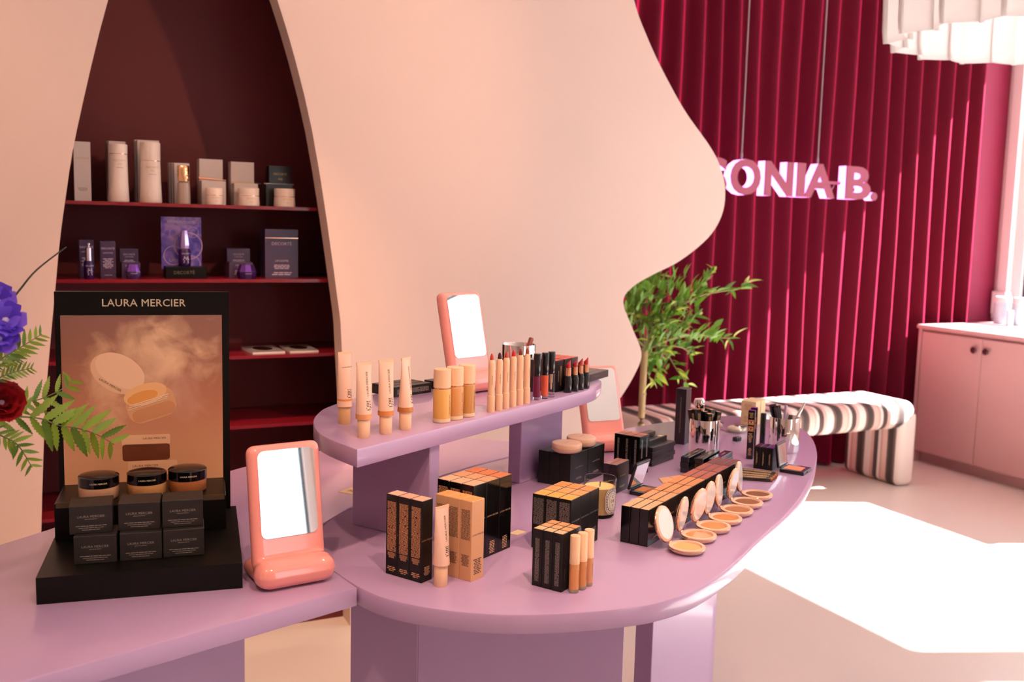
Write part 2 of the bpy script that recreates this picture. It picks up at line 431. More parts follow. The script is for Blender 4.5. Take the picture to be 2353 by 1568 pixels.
# left counter
seam = [(x, y) for x, y in tab_o[26:]]+[tab_o[0]]
cnt_o = [(-1.15, 1.115), (.5, 1.660)]+[(.474, 1.812), (.487, 1.935), (.536, 2.046), (.629, 2.149), (.826, 2.286), (1.044, 2.413), (1.172, 2.473), (1.33, 2.548)]+[(1.268, 2.661), (1.201, 2.723), (1.06, 2.775), (.86, 2.775), (.64, 2.70), (.468, 2.6), (.423, 2.567), (.21, 2.40), (.004, 2.207), (-.35, 1.92), (-1.15, 1.35)]
cnt = thing('counter', 'long lavender counter joining the curved table on its left', 'table', T(0, 1.9, 0))
put('countertop', slab([(x, y-1.9) for x, y in cnt_o], TZ-TT, TZ, .003), M_lav, cnt)
c1 = Vector(along(563, 1500, 1.72)); d18 = Vector((math.cos(R_(18.2)), math.sin(R_(18.2))))
leg('front_panel', c1-d18*1.25, c1, .04, TZ-TT, cnt, (0, 1.9))
leg('leg', (.98, 2.52), (1.16, 2.60), .04, TZ-TT, cnt, (0, 1.9))
# riser
ris_c = [(.518,1.724),(.490,1.866),(.507,2.0),(.546,2.1),(.586,2.16),(.662,2.236),(.732,2.283),(.789,2.318),(.9,2.375),(1.05,2.425),(1.2,2.44),(1.32,2.405),(1.365,2.345),(1.372,2.30),(1.329,2.242),(1.293,2.203),(1.24,2.163),(1.194,2.131)]
ris = catmull(ris_c, 4, False)
riser = thing('display_riser', 'raised lavender shelf on two supports across the display table', 'shelf', T(.9, 2.05, TZ))
put('shelf_top', slab([(x-.9, y-2.05) for x, y in ris], RZ-.035-TZ, RZ-TZ, .0025), M_lav, riser)
leg('support', (.597, 2.020), (.707, 1.848), .034, RZ-.035-TZ, riser, (.9, 2.05))
leg('support', (1.085, 2.199), (1.255, 2.297), .038, RZ-.035-TZ, riser, (.9, 2.05))
# ================================================================ hanging illuminated sign
M_sign = mat('sign_face', '#8A3850', 0.5)
M_neon = mat('neon_side', '#FFB4FF', 0.4); _n, _l, _b = nodes(M_neon); _b.inputs['Emission Color'].default_value = (*lin('#FF9CF6'), 1); _b.inputs['Emission Strength'].default_value = 5.0
M_wire = mat('steel_wire', '#9A8A90', 0.4, 0.8)
def letter(ch, size, bold, depth):
    cu = bpy.data.curves.new('l', 'FONT'); cu.body = ch; cu.size = size; cu.offset = bold; cu.resolution_u = 4; cu.align_x = 'LEFT'
    def grab(ext, fill):
        cu.extrude = ext; cu.fill_mode = fill
        o = bpy.data.objects.new('l', cu); COL.objects.link(o); dg = bpy.context.evaluated_depsgraph_get(); dg.update()
        me = bpy.data.meshes.new_from_object(o.evaluated_get(dg)); bpy.data.objects.remove(o); me.materials.clear(); return me
    side = grab(depth/2, 'NONE' if False else 'BOTH')
    bm = bmesh.new(); bm.from_mesh(side)
    bmesh.ops.delete(bm, geom=[f for f in bm.faces if abs(f.normal.z) > .7], context='FACES_ONLY'); bm.to_mesh(side); bm.free()
    fr = grab(.004, 'BOTH'); xs = [v.co.x for v in fr.vertices]
    return side, fr, min(xs), max(xs)
SY = 4.55; sA = PY(1662, 440, SY); sH = .188
sign = thing('neon_sign', 'hanging pink illuminated letter sign in front of the curtain', 'sign', T(sA.x, SY, 0))
zb = zat(443, PY(1700, 443, SY))-0.002
size = sH/.729; lx0 = {'S': 1600, 'O': 1661, 'N': 1739.5, 'I': 1813, 'A': 1831, 'B': 1926, '.': 1985}
lx1 = {'S': 1662, 'O': 1739, 'N': 1813.5, 'I': 1841, 'A': 1910, 'B': 1992, '.': 2008}
BR = Matrix(((1,0,0,0),(0,0,-1,0),(0,1,0,0),(0,0,0,1)))
for ch in 'SONIAB.':
    side, fr, a, b = letter(ch, size, .0085, .06)
    X0 = PY(lx0[ch]+9, 410, SY).x; X1 = PY(lx1[ch], 410, SY).x
    kx = (X1-X0)/(b-a)
    Ml = Matrix.Translation((X0-sA.x, 0, zb)) @ BR @ Matrix.Diagonal((kx, 1, 1, 1)) @ Matrix.Translation((-a, 0, 0))
    s_ = put('letter', side, M_neon, sign, Ml); put('letter_face', fr, M_sign, s_, Matrix.Translation((0, 0, .033)))
for q0, q1 in ((1735, 1745), (1808, 1818), (1838, 1846), (1905, 1932)):
    put('crossbar', MB().box(PY(q0, 410, SY).x-sA.x, .0, zb+.075, PY(q1, 410, SY).x-sA.x, .012, zb+.092), M_sign, sign)
for px in (1704.5, 1880):
    q = PY(px, 350, SY); put('wire', MB().tube([(q.x-sA.x, 0, zb+sH-.01), (q.x-sA.x, 0, HC)], .004, 8), M_wire, sign)
    put('wire_clamp', MB().lathe([(0, 0), (.006, 0), (.007, .03), (.004, .045), (0, .045)], 10), M_wire, sign, T(q.x-sA.x, 0, zb+sH-.005))
put('power_cable', MB().tube(catmull([(PY(1905, 430, SY).x-sA.x, .03, zb+.075), (PY(1915, 430, SY).x-sA.x, .03, zb+.03), (PY(1925, 430, SY).x-sA.x, .03, zb+.075)], 5, False), .003, 6), M_wire, sign)
# ================================================================ pleated pendant lamp
M_shade = bpy.data.materials.new('sheer_shade'); M_shade.use_nodes = True
_n, _l, _b = nodes(M_shade); _b.inputs['Base Color'].default_value = (.93, .91, .90, 1); _b.inputs['Roughness'].default_value = .9
_tl = _n.new('ShaderNodeBsdfTranslucent'); _tl.inputs[0].default_value = (.97, .95, .94, 1); _x = _n.new('ShaderNodeMixShader'); _x.inputs[0].default_value = .55
_l.new(_b.outputs[0], _x.inputs[1]); _l.new(_tl.outputs[0], _x.inputs[2]); _l.new(_x.outputs[0], _n['Material Output'].inputs[0])
LY = 3.05; pa = PY(2092, 60, LY)
LC = Vector((pa.x+.62, LY-.12)); LR = .60; lz0 = pa.z-.02
lampo = thing('pendant_lamp', 'large white pleated fabric pendant lamp near the window', 'lamp', T(LC.x, LC.y, lz0))
def pleats():
    mb = MB(); N = 16; pts = []
    for i in range(N*24):
        t = i/(N*24); a = 2*PI*t; w = 2*PI*N*t
        r = LR+.055*math.sin(w); a2 = a+.075*math.sin(2*w)*.8
        pts.append((r*math.cos(a2), r*math.sin(a2)*.9))
    zs = [0, .05, .25, .45]; n = len(pts); vs = [(x*(1+.01*j), y*(1+.01*j), z) for j, z in enumerate(zs) for x, y in pts]
    fs = [(j*n+i, j*n+(i+1) % n, (j+1)*n+(i+1) % n, (j+1)*n+i) for j in range(3) for i in range(n)]
    mb.add(vs, fs); return mb.mesh('pleats', 60)
o = put('fabric_shade', pleats(), M_shade, lampo); sd = o.modifiers.new('t', 'SOLIDIFY'); sd.thickness = .002
M_bulb = mat('opal_bulb', '#FFFFFF', 0.4); _n, _l, _b = nodes(M_bulb); _b.inputs['Emission Color'].default_value = (1, .93, .86, 1); _b.inputs['Emission Strength'].default_value = 60.0
put('opal_bulb', MB().lathe([(0, .12), (.05, .13), (.085, .17), (.1, .22), (.085, .27), (.05, .31), (0, .32)], 20).mesh('bulb', 60), M_bulb, lampo)
put('suspension', MB().tube([(0, 0, .3), (0, 0, HC-lz0)], .006, 8), M_wire, lampo)
put('spoke_ring', MB().box(-LR, -.006, .43, LR, .006, .442).box(-.006, -LR*.9, .43, .006, LR*.9, .442), M_wire, lampo)
# ================================================================ warm ceiling spotlights
M_spot = mat('spot_housing', '#EDE6E0', 0.4); M_led = mat('spot_lens', '#FFFFFF', 0.3); _n, _l, _b = nodes(M_led); _b.inputs['Emission Color'].default_value = (1, .72, .45, 1); _b.inputs['Emission Strength'].default_value = 20
SPOTS = [((-.7, 2.5), (-.5, 3.5, .8), 2.2, 'above the left wall panel'), ((.55, 2.75), (.7, 3.3, 0), 9.0, 'above the floor before the niche'), ((2.3, .9), (.35, 4.0, 1.6), 7.0, 'aimed into the niche'), ((-.3, .4), (.15, 1.9, .95), 4.0, 'above the black display stand'), ((.6, .3), (.8, 1.8, .9), 5.0, 'above the curved table end'), ((1.7, 1.0), (1.3, 2.0, .9), 3.5, 'above the raised shelf')]
for i, (xy, tgt, pw, wh) in enumerate(SPOTS):
    st = thing('ceiling_spotlight', 'small round warm ceiling spotlight '+wh, 'spotlight', T(xy[0], xy[1], HC), 'warm ceiling spotlights')
    put('housing', MB().lathe([(.04, -.03), (.055, -.03), (.06, 0), (.035, 0)], 20).mesh('housing', 40), M_spot, st)
    put('lens', MB().lathe([(0, -.012), (.036, -.012), (.036, -.006), (0, -.006)], 16), M_led, st)
    lo = Vector((xy[0], xy[1], HC-.05))
    lamp('spot_beam', 'SPOT', lo, SPOT_W*pw, (1.0, .56, .32) if i < 3 else (1.0, .68, .48), Vector(tgt)-lo, spot_size=R_((80, 50, 46, 46, 46, 46)[i]), spot_blend=.8, shadow_soft_size=.05)
# ================================================================ street outside the right window
M_fac = mat('facade_teal', '#D3E6E8', 0.7); M_facd = mat('facade_slat', '#9CC4CC', 0.7); M_road = mat('asphalt', '#8A8A8C', 0.9); M_car = mat('red_car_paint', '#C4202E', 0.25); M_glassd = mat('dark_glass', '#2A3A48', 0.1)
struct(put('ground', MB().box(6.7, -12, -.25, 30, 30, -.15), M_road))
fa_ = thing('building', 'teal slatted building across the street', 'building', T(16, 11, -.15))
put('wall', MB().box(0, -10, 0, 3, 12, 5.5), M_fac, fa_)
for k in range(16): put('slat', MB().box(-.06, -10, .9+k*.28, 0, 12, 1.02+k*.28), M_facd, fa_)
car = thing('car', 'red parked car seen through the window', 'car', T(11.0, 9.0, -.15))
prof = [(-2.1, .3), (2.1, .3), (2.15, .75), (1.5, .92), (.8, 1.4), (-.9, 1.42), (-1.6, .98), (-2.15, .85)]
cm = MB().prism(prof, -.85, .85); cm.v = [(z, x, y) for x, y, z in cm.v]; put('body', cm.mesh('car', 30), M_car, car)
gm = MB().prism([(-1.35, .98), (1.2, .98), (.72, 1.34), (-.85, 1.36)], -.86, .86); gm.v = [(z, x, y) for x, y, z in gm.v]; put('glass', gm, M_glassd, car)
for sx in (-.8, .8):
    for sy in (-1.35, 1.35): put('wheel', MB().lathe([(0, -.1), (.33, -.1), (.33, .1), (0, .1)], 20), M_gasket, car, Matrix.Translation((sx, sy, .33)) @ Matrix.Rotation(PI/2, 4, 'Y'))
# ================================================================ product materials
M_blk = mat('black_carton', '#12100E', 0.38, Specular_IOR_Level=.35); M_blkg = mat('gloss_black_carton', '#0B090A', 0.12); M_blkm = mat('matte_black_carton', '#221D1A', 0.5, Specular_IOR_Level=.35)
M_plum = mat('plum_black_carton', '#1D1519', 0.3); M_tan = mat('tan_carton', '#DDA478', 0.55)
M_gold = mat('gold_print', '#D8B183', 0.35, 0.3); M_ink = mat('dark_ink', '#4A3428', 0.6); M_greyink = mat('grey_ink', '#8B7F7A', 0.5); M_creamink = mat('cream_ink', '#F5E2C4', 0.5)
M_copper = mat('copper_print', '#D79A6C', 0.45); M_peach = mat('peach_plastic', '#F3C39E', 0.4); M_cap = mat('peach_cap', '#F4C69F', 0.45)
M_chrome = mat('polished_steel', '#E4DEDC', 0.06, 1.0); M_rose = mat('rose_gold', '#E9B190', 0.14, 1.0); M_black = mat('black_plastic', '#120E0F', 0.25)
M_mirror = mat('mirror_glass', '#F4F4F4', 0.02, 1.0)
def col(h, rough=0.5): return mat('print_'+h, h, rough)
M_salmon = mat('salmon_ceramic', '#F59C92', 0.12); M_salmon.node_tree.nodes['Principled BSDF'].inputs['Coat Weight'].default_value = 0.6
def prints(o, specs):
    for nm, me, m, M in specs: put(nm, me, m, o, M)
def carton(name, label, cat, group, w, d, h, M, body, top=None, prn=(), bev=0.0007):
    o = put(name, rbox(w, d, h, bev), body, None, M); tag(o, label, cat, group)
    if top is not None: put('top_label', cached(('lid', round(w, 5), round(d, 5)), lambda: MB().box(-w/2+.0012, -d/2+.0012, 0, w/2-.0012, d/2-.0012, .0003).mesh('top_label')), top, o, T(0, 0, h))
    prints(o, prn); return o
LM = 'LAURA MERCIER'
def grid(B, phi, nx, ny, w, d, h, z, fn, gap=.0008, jit=0.0, seed=1):
    """block of cartons; B = front corner in plan, x along phi, y along phi+90"""
    rnd = random.Random(seed); F = Matrix.Translation((B[0], B[1], z)) @ Matrix.Rotation(phi, 4, 'Z')
    for i in range(nx):
        for j in range(ny):
            fn(i, j, F @ T((i+.5)*(w+gap), (j+.5)*(d+gap), 0, rnd.uniform(-jit, jit)))
RW = {2: ('front', 'rear'), 3: ('front', 'middle', 'rear'), 1: ('single',), 4: ('front', 'second', 'third', 'rear')}
CW = ('right', 'middle', 'left')
# ---------------------------------------------------------------- g1 three black cartons with printed backs
w, d, h = .030, .0285, .152
pk = [col('#F2B294'), col('#F0AE8F'), col('#F2B798')]
def f1(i, j, M):
    fy = lambda z, hh, r, s, j_=True: ('fine_print', fine_print(.021, hh, r, s, just=j_), M_copper, face('-x', -w/2-.0002, 0, z))
    carton('cosmetic_carton', 'black carton covered in copper print, %s of the three beside the beige tube' % CW[j], 'box', 'three copper-printed black cartons', w, d, h, M, M_blk, pk[j],
        [fy(.113, .053, 26, 3+j), fy(.066, .042, 20, 7+j), fy(.038, .011, 7, 9, False), fy(.012, .010, 3, 5, False),
         ('lettering', text(LM, .0040), M_gold, face('-y', 0, -d/2-.0002, .078)), ('fine_print', fine_print(.019, .017, 7, 11), M_gold, face('-y', 0, -d/2-.0002, .02))])
grid((.612, 1.633), R_(29.5), 1, 3, w, d, h, TZ, f1, .0006)
# ---------------------------------------------------------------- g2 three tan cartons
def f2(i, j, M, w=.0365, d=.0285, h=.150):
    carton('cosmetic_carton', 'tan carton with an orange top, %s of the three tan ones' % CW[j], 'box', 'three tan cartons', w, d, h, M, M_tan, col('#E59A52'),
        [('fine_print', fine_print(.021, .057, 28, 21, just=True), M_ink, face('-x', -w/2-.0002, 0, .105)), ('fine_print', fine_print(.020, .022, 11, 22), M_ink, face('-x', -w/2-.0002, 0, .038)),
         ('lettering', text(LM, .0044), M_ink, face('-y', 0, -d/2-.0002, .086)), ('fine_print', fine_print(.026, .030, 9, 23), M_ink, face('-y', 0, -d/2-.0002, .026)), ('fold_line', fine_print(.004, .0025, 1, 2), M_ink, T(0, 0, h+.0005))])
grid((.698, 1.606), R_(28.5), 1, 3, .0365, .0285, .150, TZ, f2, .0008, R_(.8))
# ---------------------------------------------------------------- g3 nine tall glossy black cartons
c3 = ['#E9B08A', '#D79A6C', '#CF7442']
def f3(i, j, M, w=.0415, d=.0295, h=.152):
    prn = [('fine_print', fine_print(.004, .002, 1, 3), M_ink, T(.006, 0, h+.0005))]
    if j == 0: prn += [('lettering', text(LM, .0047, .004), M_gold, face('-y', 0, -d/2-.0002, .082)), ('fine_print', fine_print(.026, .026, 8, 31), M_gold, face('-y', 0, -d/2-.0002, .018))]
    if i == 0: prn += [('fine_print', fine_print(.023, .05, 24, 33+j, just=True), M_copper, face('-x', -w/2-.0002, 0, .115))]
    carton('cosmetic_carton', 'tall glossy black carton, %s row, %s column of the nine-carton block behind tan cartons' % (RW[3][i], CW[j]), 'box', 'nine tall glossy cartons', w, d, h, M, M_blkg, col(c3[i]), prn)
grid((.740, 1.698), R_(29), 3, 3, .0415, .0295, .152, TZ, f3, .0006, R_(.6), 4)
# ---------------------------------------------------------------- g4 nine foundation cartons
c4 = ['#E8A94E', '#DE9B5E', '#D98E4C']
def f4(i, j, M, w=.0405, d=.0292, h=.112):
    prn = [('fine_print', fine_print(.004, .002, 1, 3), M_ink, T(.0, 0, h+.0005))]
    if j == 0: prn += [('lettering', text(LM, .0045), M_greyink, face('-y', 0, -d/2-.0002, .066)), ('fine_print', fine_print(.026, .02, 6, 41), M_greyink, face('-y', 0, -d/2-.0002, .024))]
    if i == 0: prn += [('fine_print', fine_print(.023, .055, 27, 43+j, just=True), M_greyink, face('-x', -w/2-.0002, 0, .078))]
    carton('cosmetic_carton', 'black carton with ochre top, %s row, %s column of the block before the candle' % (RW[3][i], CW[j]), 'box', 'nine ochre-topped cartons', w, d, h, M, M_blk, col(c4[i]), prn)
grid((.938, 1.670), R_(33), 3, 3, .0405, .0292, .112, TZ, f4, .0005)
# ---------------------------------------------------------------- g5 nine small concealer cartons
def f5(i, j, M, w=.0212, d=.0204, h=.1065):
    prn = [('fine_print', fine_print(.003, .0016, 1, 3), M_ink, T(.0, 0, h+.0005))]
    if i == 0: prn += [('fine_print', fine_print(.080, .009, 5, 53+j, just=True), M_greyink, face('-x', -w/2-.0002, 0, .05, PI/2))]
    if j == 0: prn += [('lettering', text(LM, .003), M_greyink, face('-y', 0, -d/2-.0002, .03, PI/2))]
    carton('concealer_carton', 'small black carton, %s row, %s column of the block behind the concealer tubes' % (RW[3][i], CW[j]), 'box', 'nine concealer cartons', w, d, h, M, M_blkm if False else M_blk, col(['#F0B88A', '#E2A06C', '#D88F58'][i]), prn)
grid((.827, 1.497+.002), R_(30.5), 3, 3, .0212, .0204, .1065, TZ, f5, .0008, R_(1), 6)
# ---------------------------------------------------------------- concealer tubes
def concealer(x, y, tint, which):
    t = thing('concealer_tube', 'slim concealer tube with peach cap, %s of three' % which, 'make-up', T(x, y, TZ, R_(25)), 'concealer tubes')
    put('clear_base', cached('conc_base', lambda: MB().lathe([(0, 0), (.0086, 0), (.009, .001), (.009, .007), (0, .007)], 20).mesh('b', 40)), mat('clear_plastic', '#E8C9B0', 0.1, Transmission_Weight=0.6), t)
    put('vial', cached('conc_vial', lambda: MB().lathe([(0, .007), (.009, .007), (.009, .053), (0, .053)], 20).mesh('b', 40)), col(tint, .25), t)
    put('cap', cached('conc_cap', lambda: MB().lathe([(0, .053), (.0092, .053), (.0092, .0615), (.0090, .062), (.0090, .1035), (.0083, .1045), (0, .1045)], 20).mesh('b', 40)), M_cap, t)
    put('lettering', cached('ctl', lambda: wcyl(text(LM, .0033), .0092, PI/2, .001)), M_ink, t, T(0, 0, .03))
for (x, y), c, wh in zip([(.8499, 1.4946), (.8704, 1.5035), (.8908, 1.5155)], ['#D9935A', '#D08A52', '#D29263'], ['nearest', 'middle', 'farthest']): concealer(x, y, c, wh)
# ---------------------------------------------------------------- squeeze tubes
M_tube = mat('blush_tube', '#F3C6AC', 0.35)
def tube_mesh(H, hc, rb, wt, band):
    N = 24
    def ring(t):
        z = hc+t*(H-hc); a = rb+(wt-rb)*t; b = rb*(1-t)**0.9+.0011
        return [(a*math.cos(2*PI*k/N), b*math.sin(2*PI*k/N), z) for k in range(N)]
    return MB().loft([[(.8*x, .8*y, hc-.002) for x, y, z in ring(0)]]+[ring(t) for t in (0, .1, .2, .35, .5, .65, .8, .92, .955)]).mesh('tube', 50)
def sq_tube(M, label, band, bandz=0.0, H=.146, hc=.037, group='squeeze tubes on the riser', vertical=True, cap=None):
    rb, wt = .0152, .0167
    t = thing('squeeze_tube', label, 'make-up', M, group)
    put('tube', cached(('tubeb', H, hc), lambda: tube_mesh(H, hc, rb, wt, band)), M_tube, t)
    put('crimp', cached(('tubec', H), lambda: MB().box(-wt, -.0012, H-.0055, wt, .0012, H).mesh('c')), M_peach, t)
    put('cap', cached(('tubecap', hc), lambda: MB().lathe([(0, 0), (.0118, 0), (.0124, .0008), (.0124, hc-.0025), (.0119, hc-.0015), (0, hc-.0015)], 28).mesh('cap', 40)), cap or M_cap, t)
    def ring(tt, k):
        a = (rb+(wt-rb)*tt)*k; b = (rb*(1-tt)**.9+.0011)*k; return [(a*math.cos(2*PI*q/24), b*math.sin(2*PI*q/24), hc+tt*L) for q in range(24)]
    L = H-hc
    if band:
        t0, t1 = (0.0, .088) if bandz == 0 else (bandz/L, bandz/L+.035)
        put('shade_band', cached(('band', hc, H, bandz), lambda: MB().loft([ring(t0+(t1-t0)*q/3, 1.012) for q in range(4)]).mesh('band', 40)), col(band), t)
    def on(me, xo, tt, spin):
        c, s = math.cos(spin), math.sin(spin)
        def f(u, v):
            x = u*c-v*s+xo; q = tt+(u*s+v*c)/L; a = rb+(wt-rb)*q; b = rb*max(0, 1-q)**.9+.0011; x = max(-a*.98, min(a*.98, x))
            return (x, -b*math.sqrt(1-(x/a)**2)-.0003, hc+q*L)
        return bent(me, f)
    if vertical: put('lettering', cached(('tl', H, hc), lambda: on(text(LM, .0062), .003, .62, PI/2)), M_ink, t)
    else: put('lettering', cached(('tl2', H, hc), lambda: on(text(LM, .0034), .003, .72, 0)), M_ink, t)
    put('fine_print', cached(('tf', H, hc), lambda: on(fine_print(.014, .019, 6, 61), .004, .24, 0)), M_ink, t)
zf = lambda a: R_(a)
sq_tube(T(.561, 1.958, RZ, zf(18)), 'blush squeeze tube with a thin orange line, at the rear by the shelf edge', '#E08848', .012, H=.149, vertical=False, cap=mat('tan_cap', '#D7A873', 0.45))
sq_tube(T(.560, 1.822, RZ, zf(14)), 'squeeze tube with light orange band, nearest the riser corner', '#DB925E')
sq_tube(T(.611, 1.842, RZ, zf(12)), 'squeeze tube with orange band, middle of the front three tubes', '#CF7E3E')
sq_tube(T(.660, 1.866, RZ, zf(40)), 'squeeze tube with dark amber band, turned sideways beside the bottles', '#BC7335')
sq_tube(T(.642, 1.6135, TZ, zf(22)), 'plain blush squeeze tube standing beside the three tan cartons', None, H=.147, hc=.040, group=None)
# ---------------------------------------------------------------- foundation bottles
def bottle(x, y, tint, lab):
    t = thing('foundation_bottle', lab, 'make-up', T(x, y, RZ, R_(32)), 'foundation bottles')
    put('glass_base', cached('bt0', lambda: MB().lathe([(0, 0), (.0168, 0), (.0185, .002), (.0185, .009), (0, .009)], 28).mesh('b', 40)), mat('frosted_glass', '#E3C39E', 0.35), t)
    put('bottle_body', cached('bt1', lambda: MB().lathe([(0, .009), (.0185, .009), (.0185, .0685), (.0165, .071), (0, .071)], 28).mesh('b', 40)), col(tint, .35), t)
    put('collar', cached('bt2', lambda: MB().lathe([(0, .071), (.0170, .071), (.0170, .0738), (0, .0738)], 28).mesh('b', 40)), M_rose, t)
    put('cap', cached('bt3', lambda: MB().lathe([(0, .0738), (.0182, .0738), (.0182, .1115), (.0172, .1125), (0, .1125)], 28).mesh('b', 40)), M_cap, t)
    put('lettering', cached('btl', lambda: wcyl(text(LM, .0056), .0187, PI/2, .002)), M_ink, t, T(0, 0, .038))
for (x, y), c, lb in zip([(.757, 1.913), (.794, 1.933), (.831, 1.955)], ['#D9A155', '#C8894F', '#B87F3F'], ['honey', 'tan', 'amber']): bottle(x, y, c, 'frosted %s foundation bottle with peach cap' % lb)
# ---------------------------------------------------------------- lip crayons
def crayon(x, y, tint, lab, i):
    t = thing('lip_crayon', lab, 'make-up', T(x, y, RZ, R_(10+7*i)), 'lip crayons in a row')
    put('sleeve', cached('cr0', lambda: MB().lathe([(0, 0), (.0084, 0), (.0088, .0008), (.0086, .0365), (.0076, .037), (0, .037)], 20).mesh('b', 40)), M_cap, t)
    put('barrel', cached('cr1', lambda: MB().lathe([(0, .037), (.0076, .037), (.0074, .108), (.0068, .113), (.0048, .1165), (0, .1165)], 20).mesh('b', 40)), M_peach, t)
    put('tip', cached('cr2', lambda: MB().lathe([(0, .1165), (.0047, .1165), (.0045, .121), (.0036, .126), (.0024, .129), (.0012, .1305), (0, .131)], 16).mesh('b', 60)), col(tint, .35), t)
    put('lettering', cached('crl', lambda: wcyl(text(LM, .0028), .0078, PI/2, -.003)), M_ink, t, T(0, 0, .072))
cq = [(.901, 1.982), (.9255, 1.994), (.9495, 2.009), (.975, 2.0255), (1.0, 2.0405), (1.025, 2.056)]
for i, ((x, y), c, lb) in enumerate(zip(cq, ['#C8402E', '#4A101C', '#B8432F', '#C81414', '#7C2A20', '#9A3F28'], ['coral red', 'dark plum', 'brick red', 'bright red', 'brown', 'terracotta'])):
    crayon(x, y, c, 'peach lip crayon with %s tip' % lb, i)
# ---------------------------------------------------------------- lip glosses
def gloss(x, y, tint, lab, clear=False):
    t = thing('lip_gloss', lab, 'make-up', T(x, y, RZ, R_(20)), 'lip glosses')
    m_clear = mat('clear_acrylic', '#FFFFFF', 0.03, Transmission_Weight=1.0, IOR=1.3)
    put('clear_base', cached('gl0', lambda: MB().lathe([(0, 0), (.0082, 0), (.0085, .001), (.0085, .007), (0, .007)], 20).mesh('b', 40)), m_clear, t)
    if not clear: put('vial', cached('gl1', lambda: MB().lathe([(0, .0072), (.0088, .0072), (.0088, .057), (0, .057)], 20).mesh('b', 40)), col(tint, .15), t)
    else:
        put('vial', cached('gl1c', lambda: MB().lathe([(.0088, .0072), (.0088, .06), (.0082, .06), (.0082, .0072)], 20, closed=True).mesh('b', 40)), m_clear, t)
        put('wand', MB().lathe([(0, .018), (.002, .019), (.0026, .028), (.0022, .033), (.0036, .036), (.0036, .060), (0, .06)], 14).mesh('w', 40), col('#EBCFB0', .4), t)
    put('cap', cached('gl2', lambda: MB().lathe([(0, .057), (.0087, .057), (.0087, .066), (.0090, .0665), (.0090, .110), (.0083, .111), (0, .111)], 20).mesh('b', 40)), M_black, t)
gloss(1.069, 2.090, '#6B1238', 'deep plum lip gloss with black cap'); gloss(1.096, 2.101, '#CF553B', 'coral lip gloss with black cap'); gloss(1.121, 2.116, '#EBCFB0', 'clear lip gloss showing its wand', True)
# ---------------------------------------------------------------- lipsticks
def bullet():
    N = 16; rings = []
    for z, r in ((0, .0062), (.008, .0062)): rings.append([(r*math.cos(2*PI*k/N), r*math.sin(2*PI*k/N), z) for k in range(N)])
    rings.append([(.0060*math.cos(2*PI*k/N), .0060*math.sin(2*PI*k/N), .0125+.0055*math.cos(2*PI*k/N)) for k in range(N)])
    rings.append([(.001+.0035*math.cos(2*PI*k/N), .0035*math.sin(2*PI*k/N), .0148+.0045*math.cos(2*PI*k/N)) for k in range(N)])
    return MB().loft(rings).mesh('bullet', 50)
def lipstick(x, y, tint, lab):
    t = thing('lipstick', lab, 'make-up', T(x, y, RZ, R_(-25)), 'open lipsticks')
    put('base', cached('ls0', lambda: MB().lathe([(0, 0), (.0104, 0), (.0109, .0008), (.0109, .033), (.0100, .036), (0, .036)], 22).mesh('b', 40)), M_black, t)
    put('inner_tube', cached('ls1', lambda: MB().lathe([(0, .036), (.0092, .036), (.0092, .0415), (.0085, .0425), (0, .0425)], 22).mesh('b', 40)), M_black, t)
    put('collar', cached('ls2', lambda: MB().lathe([(0, .0425), (.0078, .0425), (.0078, .0622), (.0066, .0628), (0, .0628)], 22).mesh('b', 40)), M_rose, t)
    put('bullet', cached('ls3', bullet), col(tint, .4), t, T(0, 0, .0620))
for (x, y), c, wh in zip([(1.192, 2.161), (1.2175, 2.172), (1.242, 2.187), (1.2665, 2.202)], ['#A8121E', '#9C1420', '#A03020', '#B01A18'], ['first', 'second', 'third', 'fourth']): lipstick(x, y, c, 'open red lipstick, %s from the glosses' % wh)
# lipstick cartons
def fl(i, j, M, w=.035, d=.0245, h=.080):
    if i == 0: M = M @ T(-.004, 0, 0, R_(-4))
    prn = []
    if j == 0 and i == 0: prn = [('lettering', text(LM, .0036), M_creamink, face('-y', -.004, -d/2-.0002, .04, PI/2)), ('fine_print', fine_print(.05, .005, 3, 71, just=True), M_gold, face('-y', .006, -d/2-.0002, .04, PI/2))]
    if i == 0: prn += [('fine_print', fine_print(.055, .006, 3, 72, just=True), M_gold, face('-x', -w/2-.0002, 0, .036, PI/2))]
    carton('lipstick_carton', 'black lipstick carton with red top, %s row, %s column behind the lipsticks' % (RW[3][i], CW[j]), 'box', 'lipstick cartons', w, d, h, M, M_plum, col(['#D9513F', '#D06050', '#D8695A'][i]), prn)
grid((1.164, 2.166), R_(32), 3, 3, .035, .0245, .080, RZ, fl, .001, R_(1.2), 8)
def fll(i, j, M):
    carton('flat_carton', 'long flat black carton overhanging the riser end, %s of three' % CW[j], 'box', 'flat cartons at the riser end', .118, .0215, .0195, M, M_plum, None,
       [('lettering', text(LM, .0036), M_greyink, face('-y', -.02, -.0109, .011))] if j == 0 else [])
grid((1.332, 2.290), R_(35), 1, 3, .118, .0215, .0195, RZ, fll, .0006)
def flp(i, j, M):
    carton('flat_carton', 'flat black palette carton behind the tubes, %s of three' % CW[j], 'box', 'palette cartons on the riser', .118, .0265, .024, M, M_blk, None,
       [('fine_print', fine_print(.1, .012, 5, 77, just=True), M_greyink, face('-y', 0, -.0135, .012))] if j == 0 else [])
grid((.757, 2.216), R_(22), 1, 3, .118, .028, .024, RZ, flp, .001, R_(1.0))
carton('flat_carton', 'single flat black carton behind the honey bottle', 'box', None, .05, .04, .020, T(.905, 2.325, RZ, R_(24)), M_blk)
carton('cosmetic_carton', 'black carton standing behind the plum gloss', 'box', None, .032, .03, .081, T(1.118, 2.206, RZ, R_(30)), M_plum)
